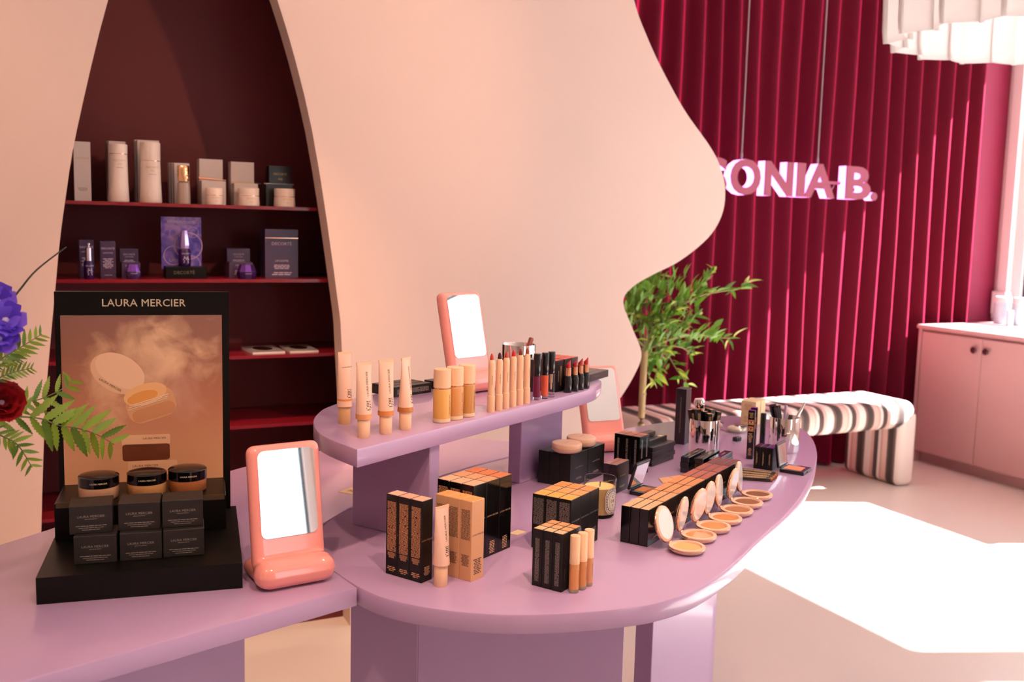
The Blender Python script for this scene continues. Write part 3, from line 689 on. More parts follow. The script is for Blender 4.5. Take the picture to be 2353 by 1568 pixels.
# ---------------------------------------------------------------- steel cups
def cup(x, y, z, lab, h=.103, r=.044):
    t = thing('steel_cup', lab, 'cup', T(x, y, z), 'polished steel cups')
    put('wall', cached(('cup', h, r), lambda: MB().lathe([(0, .0015), (r-.004, .0015), (r-.0015, .004), (r-.0012, h-.001), (r-.0004, h), (r, h-.001), (r, .006), (r-.003, .0004), (0, 0)], 48).mesh('cup', 50)), M_chrome, t)
cup(1.137, 2.333, RZ, 'polished steel cup on the riser behind the crayons'); cup(1.741, 2.326, TZ, 'steel cup packed with small black pencil boxes'); cup(1.993, 2.273, TZ, 'steel cup holding a few pens at the table end')
def pen(base, tip, r, m, label, name='cosmetic_pen', capm=None):
    b, t_ = Vector(base), Vector(tip); L = (t_-b).length
    q = Vector((0, 0, 1)).rotation_difference(t_-b).to_matrix().to_4x4()
    o = thing(name, label, 'make-up', Matrix.Translation(b) @ q)
    put('barrel', MB().lathe([(0, 0), (r*.8, .001), (r, .004), (r, L*.62), (0, L*.62)], 14).mesh('p', 40), m, o)
    put('cap', MB().lathe([(0, L*.62), (r*1.08, L*.62), (r*1.08, L-.002), (r*.9, L), (0, L)], 14).mesh('p', 40), capm or m, o)
cr_, zc = (1.993, 2.273), TZ+.003
pen((cr_[0]-.02, cr_[1]+.0, zc), (cr_[0]+.055, cr_[1]-.02, TZ+.146), .0042, M_black, 'silver-ended pen leaning right in the steel cup', capm=M_chrome)
pen((cr_[0]+.006, cr_[1]+.01, zc), (cr_[0]+.006, cr_[1]+.006, TZ+.136), .0045, mat('lilac_metal', '#C9B3CB', 0.3, 0.6), 'lilac pen upright in the steel cup')
pen((cr_[0]+.0, cr_[1]-.01, zc), (cr_[0]-.026, cr_[1]+.02, TZ+.139), .0045, mat('brown_metal', '#4B3430', 0.3, 0.3), 'dark brown pen in the steel cup')
def tilted_box(name, label, base, tip, w, d, m, group=None, top=None, spin=0.0, cat='box', prn=None):
    b, t_ = Vector(base), Vector(tip); L = (t_-b).length
    q = Vector((0, 0, 1)).rotation_difference(t_-b).to_matrix().to_4x4()
    o = put(name, rbox(w, d, L, .0006), m, None, Matrix.Translation(b) @ q @ Matrix.Rotation(spin, 4, 'Z')); tag(o, label, cat, group)
    if top: put('end_label', rbox(w-.002, d-.002, .0004, 0), top, o, T(0, 0, L))
    if prn: put('fine_print', prn, M_gold, o, face('-y', 0, -d/2-.0002, L*.72, PI/2))
    return o
for k, (dx, dy, ex, ey, lz) in enumerate([(.0, .01, -.034, .026, .137), (-.006, -.004, -.020, .010, .136), (.004, .0, -.030, .008, .130)]):
    tilted_box('eyeliner_box', 'thin black box leaning left in the pen cup, %s one' % ['tallest', 'middle', 'shortest'][k], (cr_[0]+dx, cr_[1]+dy, zc), (cr_[0]+ex, cr_[1]+ey, TZ+lz), .011, .009, M_plum, 'thin boxes in the pen cup')
rnd = random.Random(12); cl_ = (1.741, 2.326)
dirs = [(-.032, .016), (-.018, .004), (-.002, -.020), (-.010, .022), (.010, -.012), (.016, .012), (.030, -.014), (.032, .008), (.002, .004)]
for k, (ex, ey) in enumerate(dirs):
    bx = (cl_[0]+ex*.55, cl_[1]+ey*.55, TZ+.004); tp = (cl_[0]+ex*1.18, cl_[1]+ey*1.18, TZ+.128+rnd.uniform(-.006, .008))
    wh = ['far left', 'left', 'nearest', 'rear left', 'front centre', 'rear right', 'front right', 'far right', 'central'][k]
    tilted_box('pencil_box', 'small black pencil box in the packed cup, %s one' % wh, bx, tp, .0145, .0125, M_blk, 'pencil boxes in the cup', col('#D7A27C') if k % 2 == 0 else col('#C98A66'), rnd.uniform(-.5, .5), prn=fine_print(.05, .008, 4, 80+k, just=True))
o = thing('cosmetic_tube', 'shiny chrome-capped wand standing in the packed cup', 'make-up', Matrix.Translation((1.750, 2.345, TZ+.01)) @ Matrix.Rotation(R_(-7), 4, 'Y'))
put('wand_head', MB().lathe([(0, 0), (.008, 0), (.008, .112), (.0085, .113), (.016, .134), (.0165, .142), (.013, .150), (0, .151)], 24).mesh('h', 50), M_chrome, o)
pen((1.130, 2.320, RZ+.003), (1.175, 2.335, RZ+.118), .006, M_blk, 'brown lip crayon leaning in the riser cup', 'lip_crayon', col('#8A3A26', .4))
# ---------------------------------------------------------------- candle
M_gl = mat('candle_glass', '#FFFFFF', 0.02, Transmission_Weight=1.0, IOR=1.12)
M_wax = mat('yellow_wax', '#F6D68A', 0.45, Subsurface_Weight=0.15)
cd = thing('candle', 'jar candle with yellow wax and an oval white label', 'candle', T(1.135, 1.892, TZ, R_(22)))
put('glass', MB().lathe([(0, 0), (.030, 0), (.034, .003), (.0355, .03), (.0372, .088), (.0360, .088), (.0342, .03), (.0325, .008), (0, .007)], 48).mesh('g', 50), M_gl, cd)
put('wax', MB().lathe([(0, .0075), (.0322, .0085), (.0338, .03), (.0350, .068), (.034, .0665), (.0, .066)], 48).mesh('w', 50), M_wax, cd)
put('wick', MB().tube([(0, 0, .064), (.0005, 0, .072), (.002, .001, .077)], .0011, 6), M_black, cd)
def oval(a, b, r0, n=40, inner=None, bulge=0.0):
    """oval (or oval ring) wrapped on a cylinder of radius r0, facing -y"""
    out = [(a*math.copysign(abs(math.cos(2*PI*k/n))**.75, math.cos(2*PI*k/n)), b*math.copysign(abs(math.sin(2*PI*k/n))**.75, math.sin(2*PI*k/n))) for k in range(n)]
    w_ = lambda x, z: (r0*math.sin(x/r0), -r0*math.cos(x/r0), z)
    mb = MB()
    if inner is None:
        vs = [w_(0, 0)]; fs = []
        for s in (.33, .66, 1.0): vs += [w_(x*s, z*s) for x, z in out]
        for k in range(n):
            k2 = (k+1) % n; fs.append((0, 1+k, 1+k2))
            for q in (0, 1): fs.append((1+q*n+k, 1+(q+1)*n+k, 1+(q+1)*n+k2, 1+q*n+k2))
        mb.add(vs, fs)
    else:
        vs = [w_(x, z) for x, z in out]+[w_(x*inner, z*(1-(1-inner)*a/b)) for x, z in out]
        mb.add(vs, [(k, (k+1) % n, n+(k+1) % n, n+k) for k in range(n)])
    return mb.mesh('oval')
M_lbl = mat('paper_label', '#F6EBDD', 0.6)
lb = put('label', oval(.021, .030, .0366), M_lbl, cd, T(0, 0, .040))
for a, b in ((.0195, .0285), (.0150, .0225), (.0105, .0185)): put('label_ring', oval(a, b, .0369, inner=.955), M_black, lb)
for ch, dx, dz in (('C', 0, .0105), ('O', -.0035, 0), ('E', .0035, 0), ('Y', 0, -.0105)): put('lettering', text(ch, .0088), M_black, lb, face('-y', dx, -.0371, dz))
for k in range(26):
    a = 2*PI*k/26; x, z = .0172*math.cos(a), .0255*math.sin(a)
    put('label_mark', cached('lblm', lambda: MB().box(-.0007, -.0001, -.0012, .0007, .0001, .0012).mesh('m')), M_black, lb, T(.0370*math.sin(x/.0366), -.0370*math.cos(x/.0366), z, x/.0366))
# ---------------------------------------------------------------- g6 black powder cartons with two cushion compacts
def f6(i, j, M, w=.0885, d=.0308, h=.084):
    carton('powder_carton', 'square matte black carton under the cushion compacts, %s row, %s' % (RW[2][i], CW[j]), 'box', 'cartons under the cushion compacts', w, d, h, M, M_blkm if False else M_blk, None,
        [('lettering', text(LM, .0052), M_greyink, face('-y', 0, -d/2-.0002, .046)), ('fine_print', fine_print(.04, .006, 2, 90), M_greyink, face('-y', 0, -d/2-.0002, .018))] if j == 0 else [])
grid((1.184, 2.119), R_(31), 2, 3, .0885, .0308, .084, TZ, f6, .0008)
for (x, y), lb in zip([(1.192, 2.155), (1.262, 2.205)], ['nearer the candle', 'behind, nearer the wavy wall']):
    t = thing('cushion_compact', 'round closed beige cushion compact on black cartons, %s' % lb, 'make-up', T(x, y, TZ+.0842, R_(30)), 'cushion compacts')
    put('case', cached('cush0', lambda: MB().lathe([(0, 0), (.026, 0), (.034, .003), (.0378, .007), (.0382, .0125), (0, .0125)], 40).mesh('c', 50)), mat('beige_case', '#DDB195', 0.35), t)
    ld = put('lid', cached('cush1', lambda: MB().lathe([(0, .0130), (.0382, .0130), (.0382, .0215), (.0365, .0240), (0, .0250)], 40).mesh('c', 50)), mat('beige_case', '#DDB195', 0.35), t)
    put('lettering', text(LM, .0035), M_ink, ld, T(0, 0, .0252, R_(5)))
    put('clasp', rbox(.01, .003, .004, .0006), M_rose, t, T(.0355, -.014, .011, R_(68)))
# ---------------------------------------------------------------- g7 two bronzer cartons
def f7(i, j, M, w=.072, d=.0168, h=.0725):
    o = carton('bronzer_carton', 'small gloss black carton with brown top beside the candle, %s one' % ('right' if j == 0 else 'left'), 'box', 'bronzer cartons', w, d, h, M, M_plum, col('#8A3A1C', .25),
        [('lettering', text(LM, .0042), M_gold, face('-y', 0, -d/2-.0002, .040)), ('fine_print', fine_print(.034, .005, 2, 95), M_gold, face('-y', 0, -d/2-.0002, .013))] if j == 0 else [])
grid((1.262, 2.030), R_(32), 1, 2, .072, .0168, .0725, TZ, f7)
# ---------------------------------------------------------------- g8 six narrow tall cartons
def f8(i, j, M, w=.026, d=.0252, h=.104):
    prn = []
    if i == 0: prn = [('fine_print', fine_print(.08, .006, 3, 97+j, just=True), M_greyink, face('-x', -w/2-.0002, 0, .055, PI/2))]
    if j == 0: prn += [('fine_print', fine_print(.05, .007, 4, 99, just=True), M_greyink, face('-y', 0, -d/2-.0002, .07, PI/2))]
    carton('mascara_carton', 'narrow black carton with coppery top, %s row, %s of the block beside flat boxes' % (RW[2][i], CW[j]), 'box', 'six narrow cartons', w, d, h, M, M_blkg, col(['#8C4A36', '#B4604A'][i], .3), prn)
grid((1.414, 2.162), R_(29), 2, 3, .026, .0252, .104, TZ, f8, .0006, R_(1.2), 10)
# ---------------------------------------------------------------- g9 stacked long boxes beside them
F9 = Matrix.Translation((1.503, 2.236, TZ)) @ Matrix.Rotation(R_(27), 4, 'Z')
for row, (yo, xo, n) in enumerate([(0, 0, 4), (.0245, .0, 5), (.049, -.03, 6)]):
    for k in range(n):
        lv = ['bottom', 'second', 'third', 'fourth', 'fifth', 'topmost'][k]
        o = carton('eye_pencil_carton', 'long thin black box lying stacked, %s layer of the %s stack' % (lv, ['front', 'middle', 'rear'][row]), 'box', 'lying thin boxes in stacks', .127, .021, .0128, F9 @ T(.0635+xo+(.004 if k % 2 else 0), yo+.0105, .0131*k, R_((-1)**k*.8)), M_plum)
        if row == 1 and k == n-1: put('price_label', rbox(.02, .013, .0003, 0), col('#E8C3A0'), o, T(.045, 0, .0128))
# ---------------------------------------------------------------- g10 tall single carton
carton('tall_carton', 'single tall black carton standing near the back of the table', 'box', None, .041, .033, .170, T(1.753, 2.438, TZ, R_(33)) @ T(.0205, .0165, 0), M_plum, None,
   [('fine_print', fine_print(.11, .004, 2, 101, just=True), M_greyink, face('-x', -.0207, 0, .09, PI/2))])
# ---------------------------------------------------------------- g11 low stacks of lying boxes
for c_, (bx, by, tone) in enumerate([(1.556, 2.140, 'left'), (1.5824, 2.1124, 'middle'), (1.612, 2.093, 'right')]):
    F = Matrix.Translation((bx, by, TZ)) @ Matrix.Rotation(R_(33), 4, 'Z')
    for k in range(3):
        carton('brow_pencil_carton', 'lying black box with gold lettering, %s of the %s low stack' % (['bottom', 'middle', 'top'][k], tone), 'box', 'low stacks of lying boxes', .128, .0235, .0142, F @ T(.064, .0118, .0145*k, R_([.6, -.8, .4][k])), M_blkg, None,
            [('lettering', text(LM, .0040), M_gold, T(-.038, 0, .0144)), ('fine_print', fine_print(.03, .005, 2, 103), M_gold, T(.02, 0, .0144))] if k == 2 else [])
# ---------------------------------------------------------------- eye boxes, mascara tube, sharpener
M_purple = mat('violet_foil', '#8B23A8', 0.2, 0.5)
for k, (x, y, rz) in enumerate([(1.829, 2.224, 42), (1.862, 2.255, 42)]):
    b_ = T(x, y, TZ, R_(rz)); w = .0185
    o = carton('mascara_carton', 'tall black mascara carton printed with two eyes, %s one' % ['front', 'rear'][k], 'box', 'mascara cartons with eyes', w, w, .141, b_, M_blkg, M_purple,
       [('fine_print', fine_print(.014, .016, 7, 105), M_gold, face('-x', -w/2-.0002, 0, .127)), ('fine_print', fine_print(.013, .028, 9, 106), M_gold, face('-x', -w/2-.0002, 0, .062)), ('fine_print', fine_print(.010, .022, 6, 107), M_copper, face('-x', -w/2-.0002, 0, .022))])
    for zz in (.107, .088):
        ey = put('eye_picture', rbox(.015, .0145, .0002, 0), col('#D98A5C'), o, face('-x', -w/2-.0001, 0, zz))
        put('eye_white', oval(.0050, .0022, 9.0), col('#F0DCC8'), ey, Matrix.Translation((0, 0, -8.9997)) @ Matrix.Rotation(-PI/2, 4, 'X') if False else Matrix.Translation((0, 0, .0003)) @ Matrix.Rotation(-PI/2, 4, 'X') @ Matrix.Translation((0, 9.0, 0)))
        put('iris', MB().lathe([(0, 0), (.0021, 0), (.0021, .0003), (0, .0003)], 12), col('#2A1A18'), ey, T(0, 0, .0003))
        put('lash_line', MB().box(-.0055, .0018, .0003, .0055, .0030, .0006), col('#2A1A18'), ey)
mt = thing('mascara_tube', 'plain black mascara tube standing behind the eye cartons', 'make-up', T(1.995, 2.372, TZ))
put('tube', MB().lathe([(0, 0), (.0082, 0), (.0086, .001), (.0086, .05), (.0084, .0505), (0, .0505)], 20).mesh('m', 40), M_black, mt)
put('cap', MB().lathe([(0, .0507), (.0088, .0507), (.0088, .0935), (.0080, .0945), (0, .0945)], 20).mesh('m', 40), M_blk, mt)
sh = put('pencil_sharpener', rbox(.026, .016, .013, .002, 2), M_black, None, T(1.945, 2.43, TZ, R_(15))); tag(sh, 'small black pencil sharpener beside the mascara cartons', 'sharpener')
put('pencil_hole', MB().lathe([(0, 0), (.0045, 0), (.0045, .0004), (0, .0004)], 14), col('#3A3236'), sh, face('-y', .004, -.0081, .0065))
# ---------------------------------------------------------------- g13 three cartons with violet top + blush compact
def f13(i, j, M, w=.051, d=.0168, h=.062):
    carton('blush_carton', 'small black carton beside the open blush compact, %s of three' % CW[j], 'box', 'blush cartons', w, d, h, M, M_blk, M_purple if j == 0 else M_blkg,
       [('fine_print', fine_print(.04, .004, 2, 109+j), M_gold, face('-x', -w/2-.0002, 0, .03, PI/2))])
grid((1.793, 2.085), R_(34), 1, 3, .051, .0168, .062, TZ, f13, .0008)
def sq_compact(M, label, pan, size=(.072, .066), ang=100, two=None):
    w, d = size; t = thing('open_compact', label, 'make-up', M)
    bs = put('base', rbox(w, d, .010, .0012), M_black, t)
    put('powder_pan', rbox(w*.62, d*.70, .0006, 0), pan, bs, T(-.004, .002, .0100))
    if two: put('powder_pan', rbox(w*.62, d*.33, .0007, 0), two, bs, T(-.004, -.0105, .0101))
    put('thumb_catch', rbox(.010, .003, .004, .0005), M_plum, bs, T(0, -d/2, .003))
    ld = put('lid', rbox(w, d, .0065, .0012), M_black, t, Matrix.Translation((0, d/2+.001, .0105)) @ Matrix.Rotation(R_(-ang), 4, 'X') @ Matrix.Translation((0, -d/2, 0)))
    put('mirror', rbox(w*.88, d*.84, .0004, 0), M_mirror, ld, T(0, 0, -.0004))
    put('hinge', MB().tube([(-w*.3, 0, 0), (w*.3, 0, 0)], .003, 8), M_black, t, T(0, d/2+.001, .008))
    return t
Fb = T(1.837, 2.009, TZ, R_(31))
sq_compact(Fb @ T(.036, .034, 0), 'open black blush compact with coral powder and mirror', col('#E8835F', .7), ang=98)
Fz = T(1.2912, 2.0185, TZ, R_(30))
sq_compact(Fz @ T(.038, -.038, 0), 'open black bronzer compact with brown powders behind the carton row', col('#B8703E', .7), (.074, .070), 74, col('#8F4F28', .7))
pcs = [((1.7147, 1.9898), (1.628, 2.052)), ((1.732, 2.001), (1.645, 2.070)), ((1.749, 2.014), (1.665, 2.090)), ((1.7665, 2.030), (1.690, 2.112))]
for k, (a, b) in enumerate(pcs):
    o = thing('eye_pencil', 'dark lying pencil with copper end beside the compacts, %s of four' % ['nearest', 'second', 'third', 'farthest'][k], 'make-up', Matrix.Translation((*b, TZ+.0062)) @ Vector((0, 0, 1)).rotation_difference(Vector((a[0]-b[0], a[1]-b[1], 0))).to_matrix().to_4x4(), 'lying eye pencils')
    L = (Vector(a)-Vector(b)).length
    put('barrel', MB().lathe([(0, 0), (.006, 0), (.0062, .002), (.0062, L-.006), (0, L-.006)], 14).mesh('p', 40), mat('umber_barrel', '#2B1E14', 0.3), o)
    put('end_cap', MB().lathe([(0, L-.006), (.0062, L-.006), (.0060, L), (0, L)], 14).mesh('p', 40), col('#A4632E', .35), o)
    put('fine_print', fine_print(L*.7, .005, 3, 110+k, just=True), M_gold, o, Matrix.Translation((0, 0, L*.5)) @ Matrix.Rotation(-PI/2, 4, 'Y') @ Matrix.Translation((0, 0, .0063)))
# ---------------------------------------------------------------- carton row and round compacts
tone = ['#F0B183', '#E39E6A', '#DD9055', '#D98A4F', '#A9583F', '#9B4D3E', '#713431']
tn = ['lightest peach', 'peach', 'light tan', 'tan', 'reddish brown', 'dark brown', 'darkest brown']
def fr(i, j, M, w=.0775, d=.0198, h=.0775):
    prn = [('fine_print', fine_print(.0025, .0016, 1, 3), M_creamink if i > 3 else M_ink, T(.004, 0, h+.0006))]
    if j == 0: prn += [('lettering', text(LM, .0040), M_gold, face('-y', 0, -d/2-.0002, .044)), ('fine_print', fine_print(.036, .005, 2, 121), M_gold, face('-y', 0, -d/2-.0002, .014))]
    carton('powder_carton', 'flat black carton with %s top in the long diagonal row, %s column' % (tn[i], CW[j]), 'box', 'long diagonal row of cartons', w, d, h, M, M_blkg, col(tone[i]), prn)
grid((1.112, 1.657), R_(32.3), 7, 3, .0775, .0198, .0775, TZ, fr, .0012, R_(.5), 3)
M_case = mat('blush_case', '#F0C3A6', 0.28)
def compact(x, y, hd, opn, tint, label, r=.0375):
    t = thing('powder_compact', label, 'make-up', T(x, y, TZ, R_(hd)), 'round powder compacts')   # local +x points to the hinge
    put('case', cached('pc0', lambda: MB().lathe([(0, 0), (.022, 0), (.031, .0025), (.0362, .007), (.0375, .0105), (.0368, .0130), (.0300, .0138), (.0288, .0118), (.0282, .0098), (0, .0098)], 44).mesh('c', 50)), M_case, t)
    put('powder', cached('pc1', lambda: MB().lathe([(0, .0112), (.018, .0110), (.0278, .0104), (.0278, .0096), (0, .0096)], 40).mesh('c', 50)), col(tint, .8), t)
    put('rim_ring', cached('pc2', lambda: MB().lathe([(.0372, .0098), (.0379, .0106), (.0374, .0114), (.0366, .0106)], 44, closed=True).mesh('c', 60)), M_rose, t)
    L = put('lid', cached('pc3', lambda: MB().lathe([(0, .0), (.0345, 0), (.0370, .0015), (.0375, .0045), (.0352, .0075), (.028, .0095), (0, .0100)], 44).mesh('c', 50)), M_case, t,
            Matrix.Translation((r+.0006, 0, .0125)) @ Matrix.Rotation(R_(opn), 4, 'Y') @ Matrix.Translation((-r-.001, 0, .0)))
    put('mirror', cached('pc4', lambda: MB().lathe([(0, -.0006), (.0312, -.0006), (.0312, .0), (0, .0)], 40).mesh('c')), mat('mirror_film', '#FBF6F4', 0.15, 0.3), L)
    put('lid_ring', cached('pc5', lambda: MB().lathe([(.0345, .0006), (.0375, .0022), (.0384, .0042), (.0366, .0058)], 44, closed=True).mesh('c', 60)), M_rose, L)
    put('hinge', cached('pc6', lambda: MB().tube([(0, -.006, 0), (0, .006, 0)], .0022, 10).mesh('c')), M_rose, t, T(r+.0005, 0, .0125))
cc = [(1.172, 1.604), (1.241, 1.659), (1.309, 1.700), (1.372, 1.741), (1.438, 1.784), (1.503, 1.829), (1.571, 1.876)]
ct_ = ['#E9B071', '#D9935A', '#D08A50', '#C67D42', '#A5673E', '#84502F', '#774527']
cn = ['palest', 'light peach', 'light tan', 'orange tan', 'brown', 'deep brown', 'darkest']
for k in range(7): compact(*cc[k], [121, 130, 120, 126, 132, 127, 134][k], [106, 84, 82, 86, 93, 82, 95][k], ct_[k], 'open round powder compact with %s powder and mirror lid' % cn[k])
# ---------------------------------------------------------------- cream boxes, puffs, cards
M_cream = mat('cream_carton', '#F2D9A6', 0.5)
Ft = T(2.1493, 2.5976, TZ, R_(27))
for k, (ix, iz) in enumerate([(0, 0), (1, 0), (0, 1), (1, 1)]):
    carton('puff_box', 'cream square box behind the mascara, %s %s one' % (['lower', 'upper'][iz], ['front', 'rear'][ix]), 'box', 'cream boxes at the table end', .040, .052, .0405, Ft @ T(.0205+ix*.041, .026, iz*.0408, R_(.8*k)), M_cream, None,
       [('fine_print', fine_print(.036, .022, 9, 131), M_copper, face('-x', -.0202, 0, .02))]+([('fine_print', fine_print(.016, .004, 1, 132), M_ink, T(0, 0, .0407))] if iz else []))
M_puff = mat('ivory_puff', '#F0DFC4', 0.85); noisy(M_puff, 60, .04, .3, 300)
M_film = bpy.data.materials.new('clear_film'); M_film.use_nodes = True
_n, _l = M_film.node_tree.nodes, M_film.node_tree.links; _n.remove(_n['Principled BSDF']); _t = _n.new('ShaderNodeBsdfTransparent'); _g = _n.new('ShaderNodeBsdfGlossy'); _g.inputs['Roughness'].default_value = .12; _x = _n.new('ShaderNodeMixShader'); _x.inputs[0].default_value = .16
_l.new(_t.outputs[0], _x.inputs[1]); _l.new(_g.outputs[0], _x.inputs[2]); _l.new(_x.outputs[0], _n['Material Output'].inputs[0])
def puff(M, label, r):
    t = thing('powder_puff', label, 'puff', M, 'powder puffs')
    put('puff', MB().lathe([(0, 0), (r*.8, .001), (r, .008), (r*.96, .014), (r*.7, .018), (0, .019)], 28).mesh('p', 70), M_puff, t)
    rp = random.Random(3); ring = [(r*1.25*(1+rp.uniform(-.12, .12))*math.cos(2*PI*k/14), r*1.12*(1+rp.uniform(-.1, .1))*math.sin(2*PI*k/14)) for k in range(14)]
    put('film_wrap', MB().loft([[(x, y, .0012) for x, y in ring], [(x*.98, y*.98, .012+rp.uniform(-.003, .006)) for x, y in ring], [(x*.5, y*.5, .021) for x, y in ring]]).mesh('f', 20), M_film, t)
    put('label_band', MB().box(-.006, -r*1.02, .0195, .006, r*.2, .0205), M_plum, t)
puff(T(2.034, 2.545, TZ, R_(20)), 'wrapped ivory powder puff lying flat near the cream boxes', .030)
puff(Matrix.Translation((1.985, 2.605, TZ+.011)) @ Matrix.Rotation(R_(24), 4, 'Y') @ Matrix.Rotation(R_(40), 4, 'Z'), 'wrapped ivory powder puff propped behind the packed steel cup', .028)
def card(pts, label, m, name='card', th=.0008):
    c = sum((Vector(p) for p in pts), Vector((0, 0)))/len(pts)
    o = put(name, MB().prism([(p[0]-c.x, p[1]-c.y) for p in pts], 0, th), m, None, T(c.x, c.y, TZ)); tag(o, label, 'card'); return o
o = card([(1.4486, 2.1196), (1.520, 2.1272), (1.53, 2.075), (1.4311, 2.0748)], 'tan paper envelope lying behind the carton row', M_tan, 'envelope', .002)
put('flap_line', MB().box(-.0004, -.024, .002, .0004, .024, .0022), M_ink, o)
o = card([(.640, 2.2824), (.6808, 2.3099), (.70, 2.27), (.663, 2.2494)], 'cream card partly hidden behind the left riser support', M_cream)
put('fine_print', fine_print(.02, .02, 4, 141), M_ink, o, T(0, 0, .0009, R_(30)))
o = card([(.885, 1.842), (.915, 1.858), (.925, 1.838), (.897, 1.825)], 'small pale slip beside the tall glossy cartons', M_cream)
# ================================================================ salmon table mirrors
def mirror_body(LEAN):
    bm = bmesh.new()
    def addbox(sx, sy, sz, M, bev):
        r = bmesh.ops.create_cube(bm, size=1.0); vs = r['verts']; bmesh.ops.scale(bm, vec=(sx, sy, sz), verts=vs)
        es = list({e for v in vs for e in v.link_edges}); q = bmesh.ops.bevel(bm, geom=es, offset=bev, segments=3, affect='EDGES', profile=.5)
        vs = list({v for f in q['faces'] for v in f.verts}|{v for v in vs if v.is_valid}); 
        bmesh.ops.transform(bm, matrix=M, verts=vs)
    addbox(.136, .030, MH, Matrix.Translation((0, .012, .024)) @ Matrix.Rotation(R_(-LEAN), 4, 'X') @ Matrix.Translation((0, 0, MH/2)), .0135)
    addbox(.150, .058, .052, Matrix.Translation((0, -.016, .0275)), .0255)
    addbox(.128, .090, .030, Matrix.Translation((0, .042, .0165)), .0145)
    me = bpy.data.meshes.new('mb'); bm.to_mesh(me); bm.free()
    o = bpy.data.objects.new('mb', me); COL.objects.link(o)
    m = o.modifiers.new('r', 'REMESH'); m.mode = 'VOXEL'; m.voxel_size = .0028
    s = o.modifiers.new('s', 'SMOOTH'); s.iterations = 7; s.factor = .5
    dg = bpy.context.evaluated_depsgraph_get(); dg.update(); out = bpy.data.meshes.new_from_object(o.evaluated_get(dg)); bpy.data.objects.remove(o)
    z0 = min(v.co.z for v in out.vertices); out.transform(Matrix.Translation((0, 0, -z0)))
    for p in out.polygons: p.use_smooth = True
    out.name = 'mirror_frame'; return out
MH = .226
def rrect(w, h, r, n=6):
    pts = []
    for cx, cy, a0 in ((w/2-r, h/2-r, 0), (-w/2+r, h/2-r, 90), (-w/2+r, -h/2+r, 180), (w/2-r, -h/2+r, 270)):
        pts += [(cx+r*math.cos(R_(a0+90*k/n)), cy+r*math.sin(R_(a0+90*k/n))) for k in range(n+1)]
    return pts
def table_mirror(tr, z, rz, LEAN, label):
    """tr = pixel of the frame's upper right corner; the mirror stands on height z"""
    zt = z+.024+MH*math.cos(R_(LEAN))-.004; c = P(tr[0], tr[1], zt); off = Matrix.Rotation(R_(rz), 3, 'Z') @ Vector((.064, .012+MH*math.sin(R_(LEAN)), 0))
    x, y = c.x-off.x, c.y-off.y
    t = thing('table_mirror', label, 'mirror', T(x, y, z, R_(rz)), 'salmon table mirrors')
    put('frame', cached(('mirror', LEAN), lambda: mirror_body(LEAN)), M_salmon, t)
    g = Matrix.Translation((0, .012, .024)) @ Matrix.Rotation(R_(-LEAN), 4, 'X') @ Matrix.Translation((0, -.0158, .136)) @ Matrix.Rotation(PI/2, 4, 'X')
    put('mirror_glass', cached('mglass', lambda: MB().prism(rrect(.106, .156, .012), -.002, .0008).mesh('g')), M_mirror, t, g)
table_mirror((725, 1013), TZ, 8, 8.5, 'salmon pink table mirror beside the black display stand')
table_mirror((1094, 672), RZ, 20, 13.5, 'salmon pink table mirror on the raised shelf')
table_mirror((1411, 842), TZ, -2, 19, 'salmon pink table mirror standing behind the riser')
# ================================================================ black counter display
SA = R_(-8.3)
M_disp = mat('display_black', '#080705', 0.36, Specular_IOR_Level=.2)
ds = thing('display_stand', 'black counter display with a powder poster and brand header', 'display', T(.1481, 1.752, TZ, SA))
put('base', MB().box(-.166, 0, 0, .166, .365, .046), M_disp, ds)
sd_ = put('step', rbox(.306, .145, .068, .001), M_disp, ds, T(-.010, .2785, .046))
put('step_lip', MB().box(-.150, -.0735, .060, .150, -.0720, .070), mat('bronze_edge', '#5A4A36', 0.3, 0.5), sd_)
bd = put('back_board', MB().box(-.1715, .3465, .046, .1545, .368, .4985), M_disp, ds)
M_post = mat('poster_print', '#C98D6C', 0.28); _n, _l, _b = nodes(M_post)
_tc = _n.new('ShaderNodeTexCoord'); _sp = _n.new('ShaderNodeSeparateXYZ'); _l.new(_tc.outputs['Object'], _sp.inputs[0])
_mr = _n.new('ShaderNodeMapRange'); _mr.inputs[1].default_value = -.17; _mr.inputs[2].default_value = .17; _l.new(_sp.outputs[1], _mr.inputs[0])
_cr = _n.new('ShaderNodeValToRGB'); _l.new(_mr.outputs[0], _cr.inputs[0]); e = _cr.color_ramp.elements
e[0].position = 0; e[0].color = (*lin('#D9A277'), 1); e[1].position = 1; e[1].color = (*lin('#8C6257'), 1); q = e.new(.45); q.color = (*lin('#B9785A'), 1); q = e.new(.75); q.color = (*lin('#9A6653'), 1)
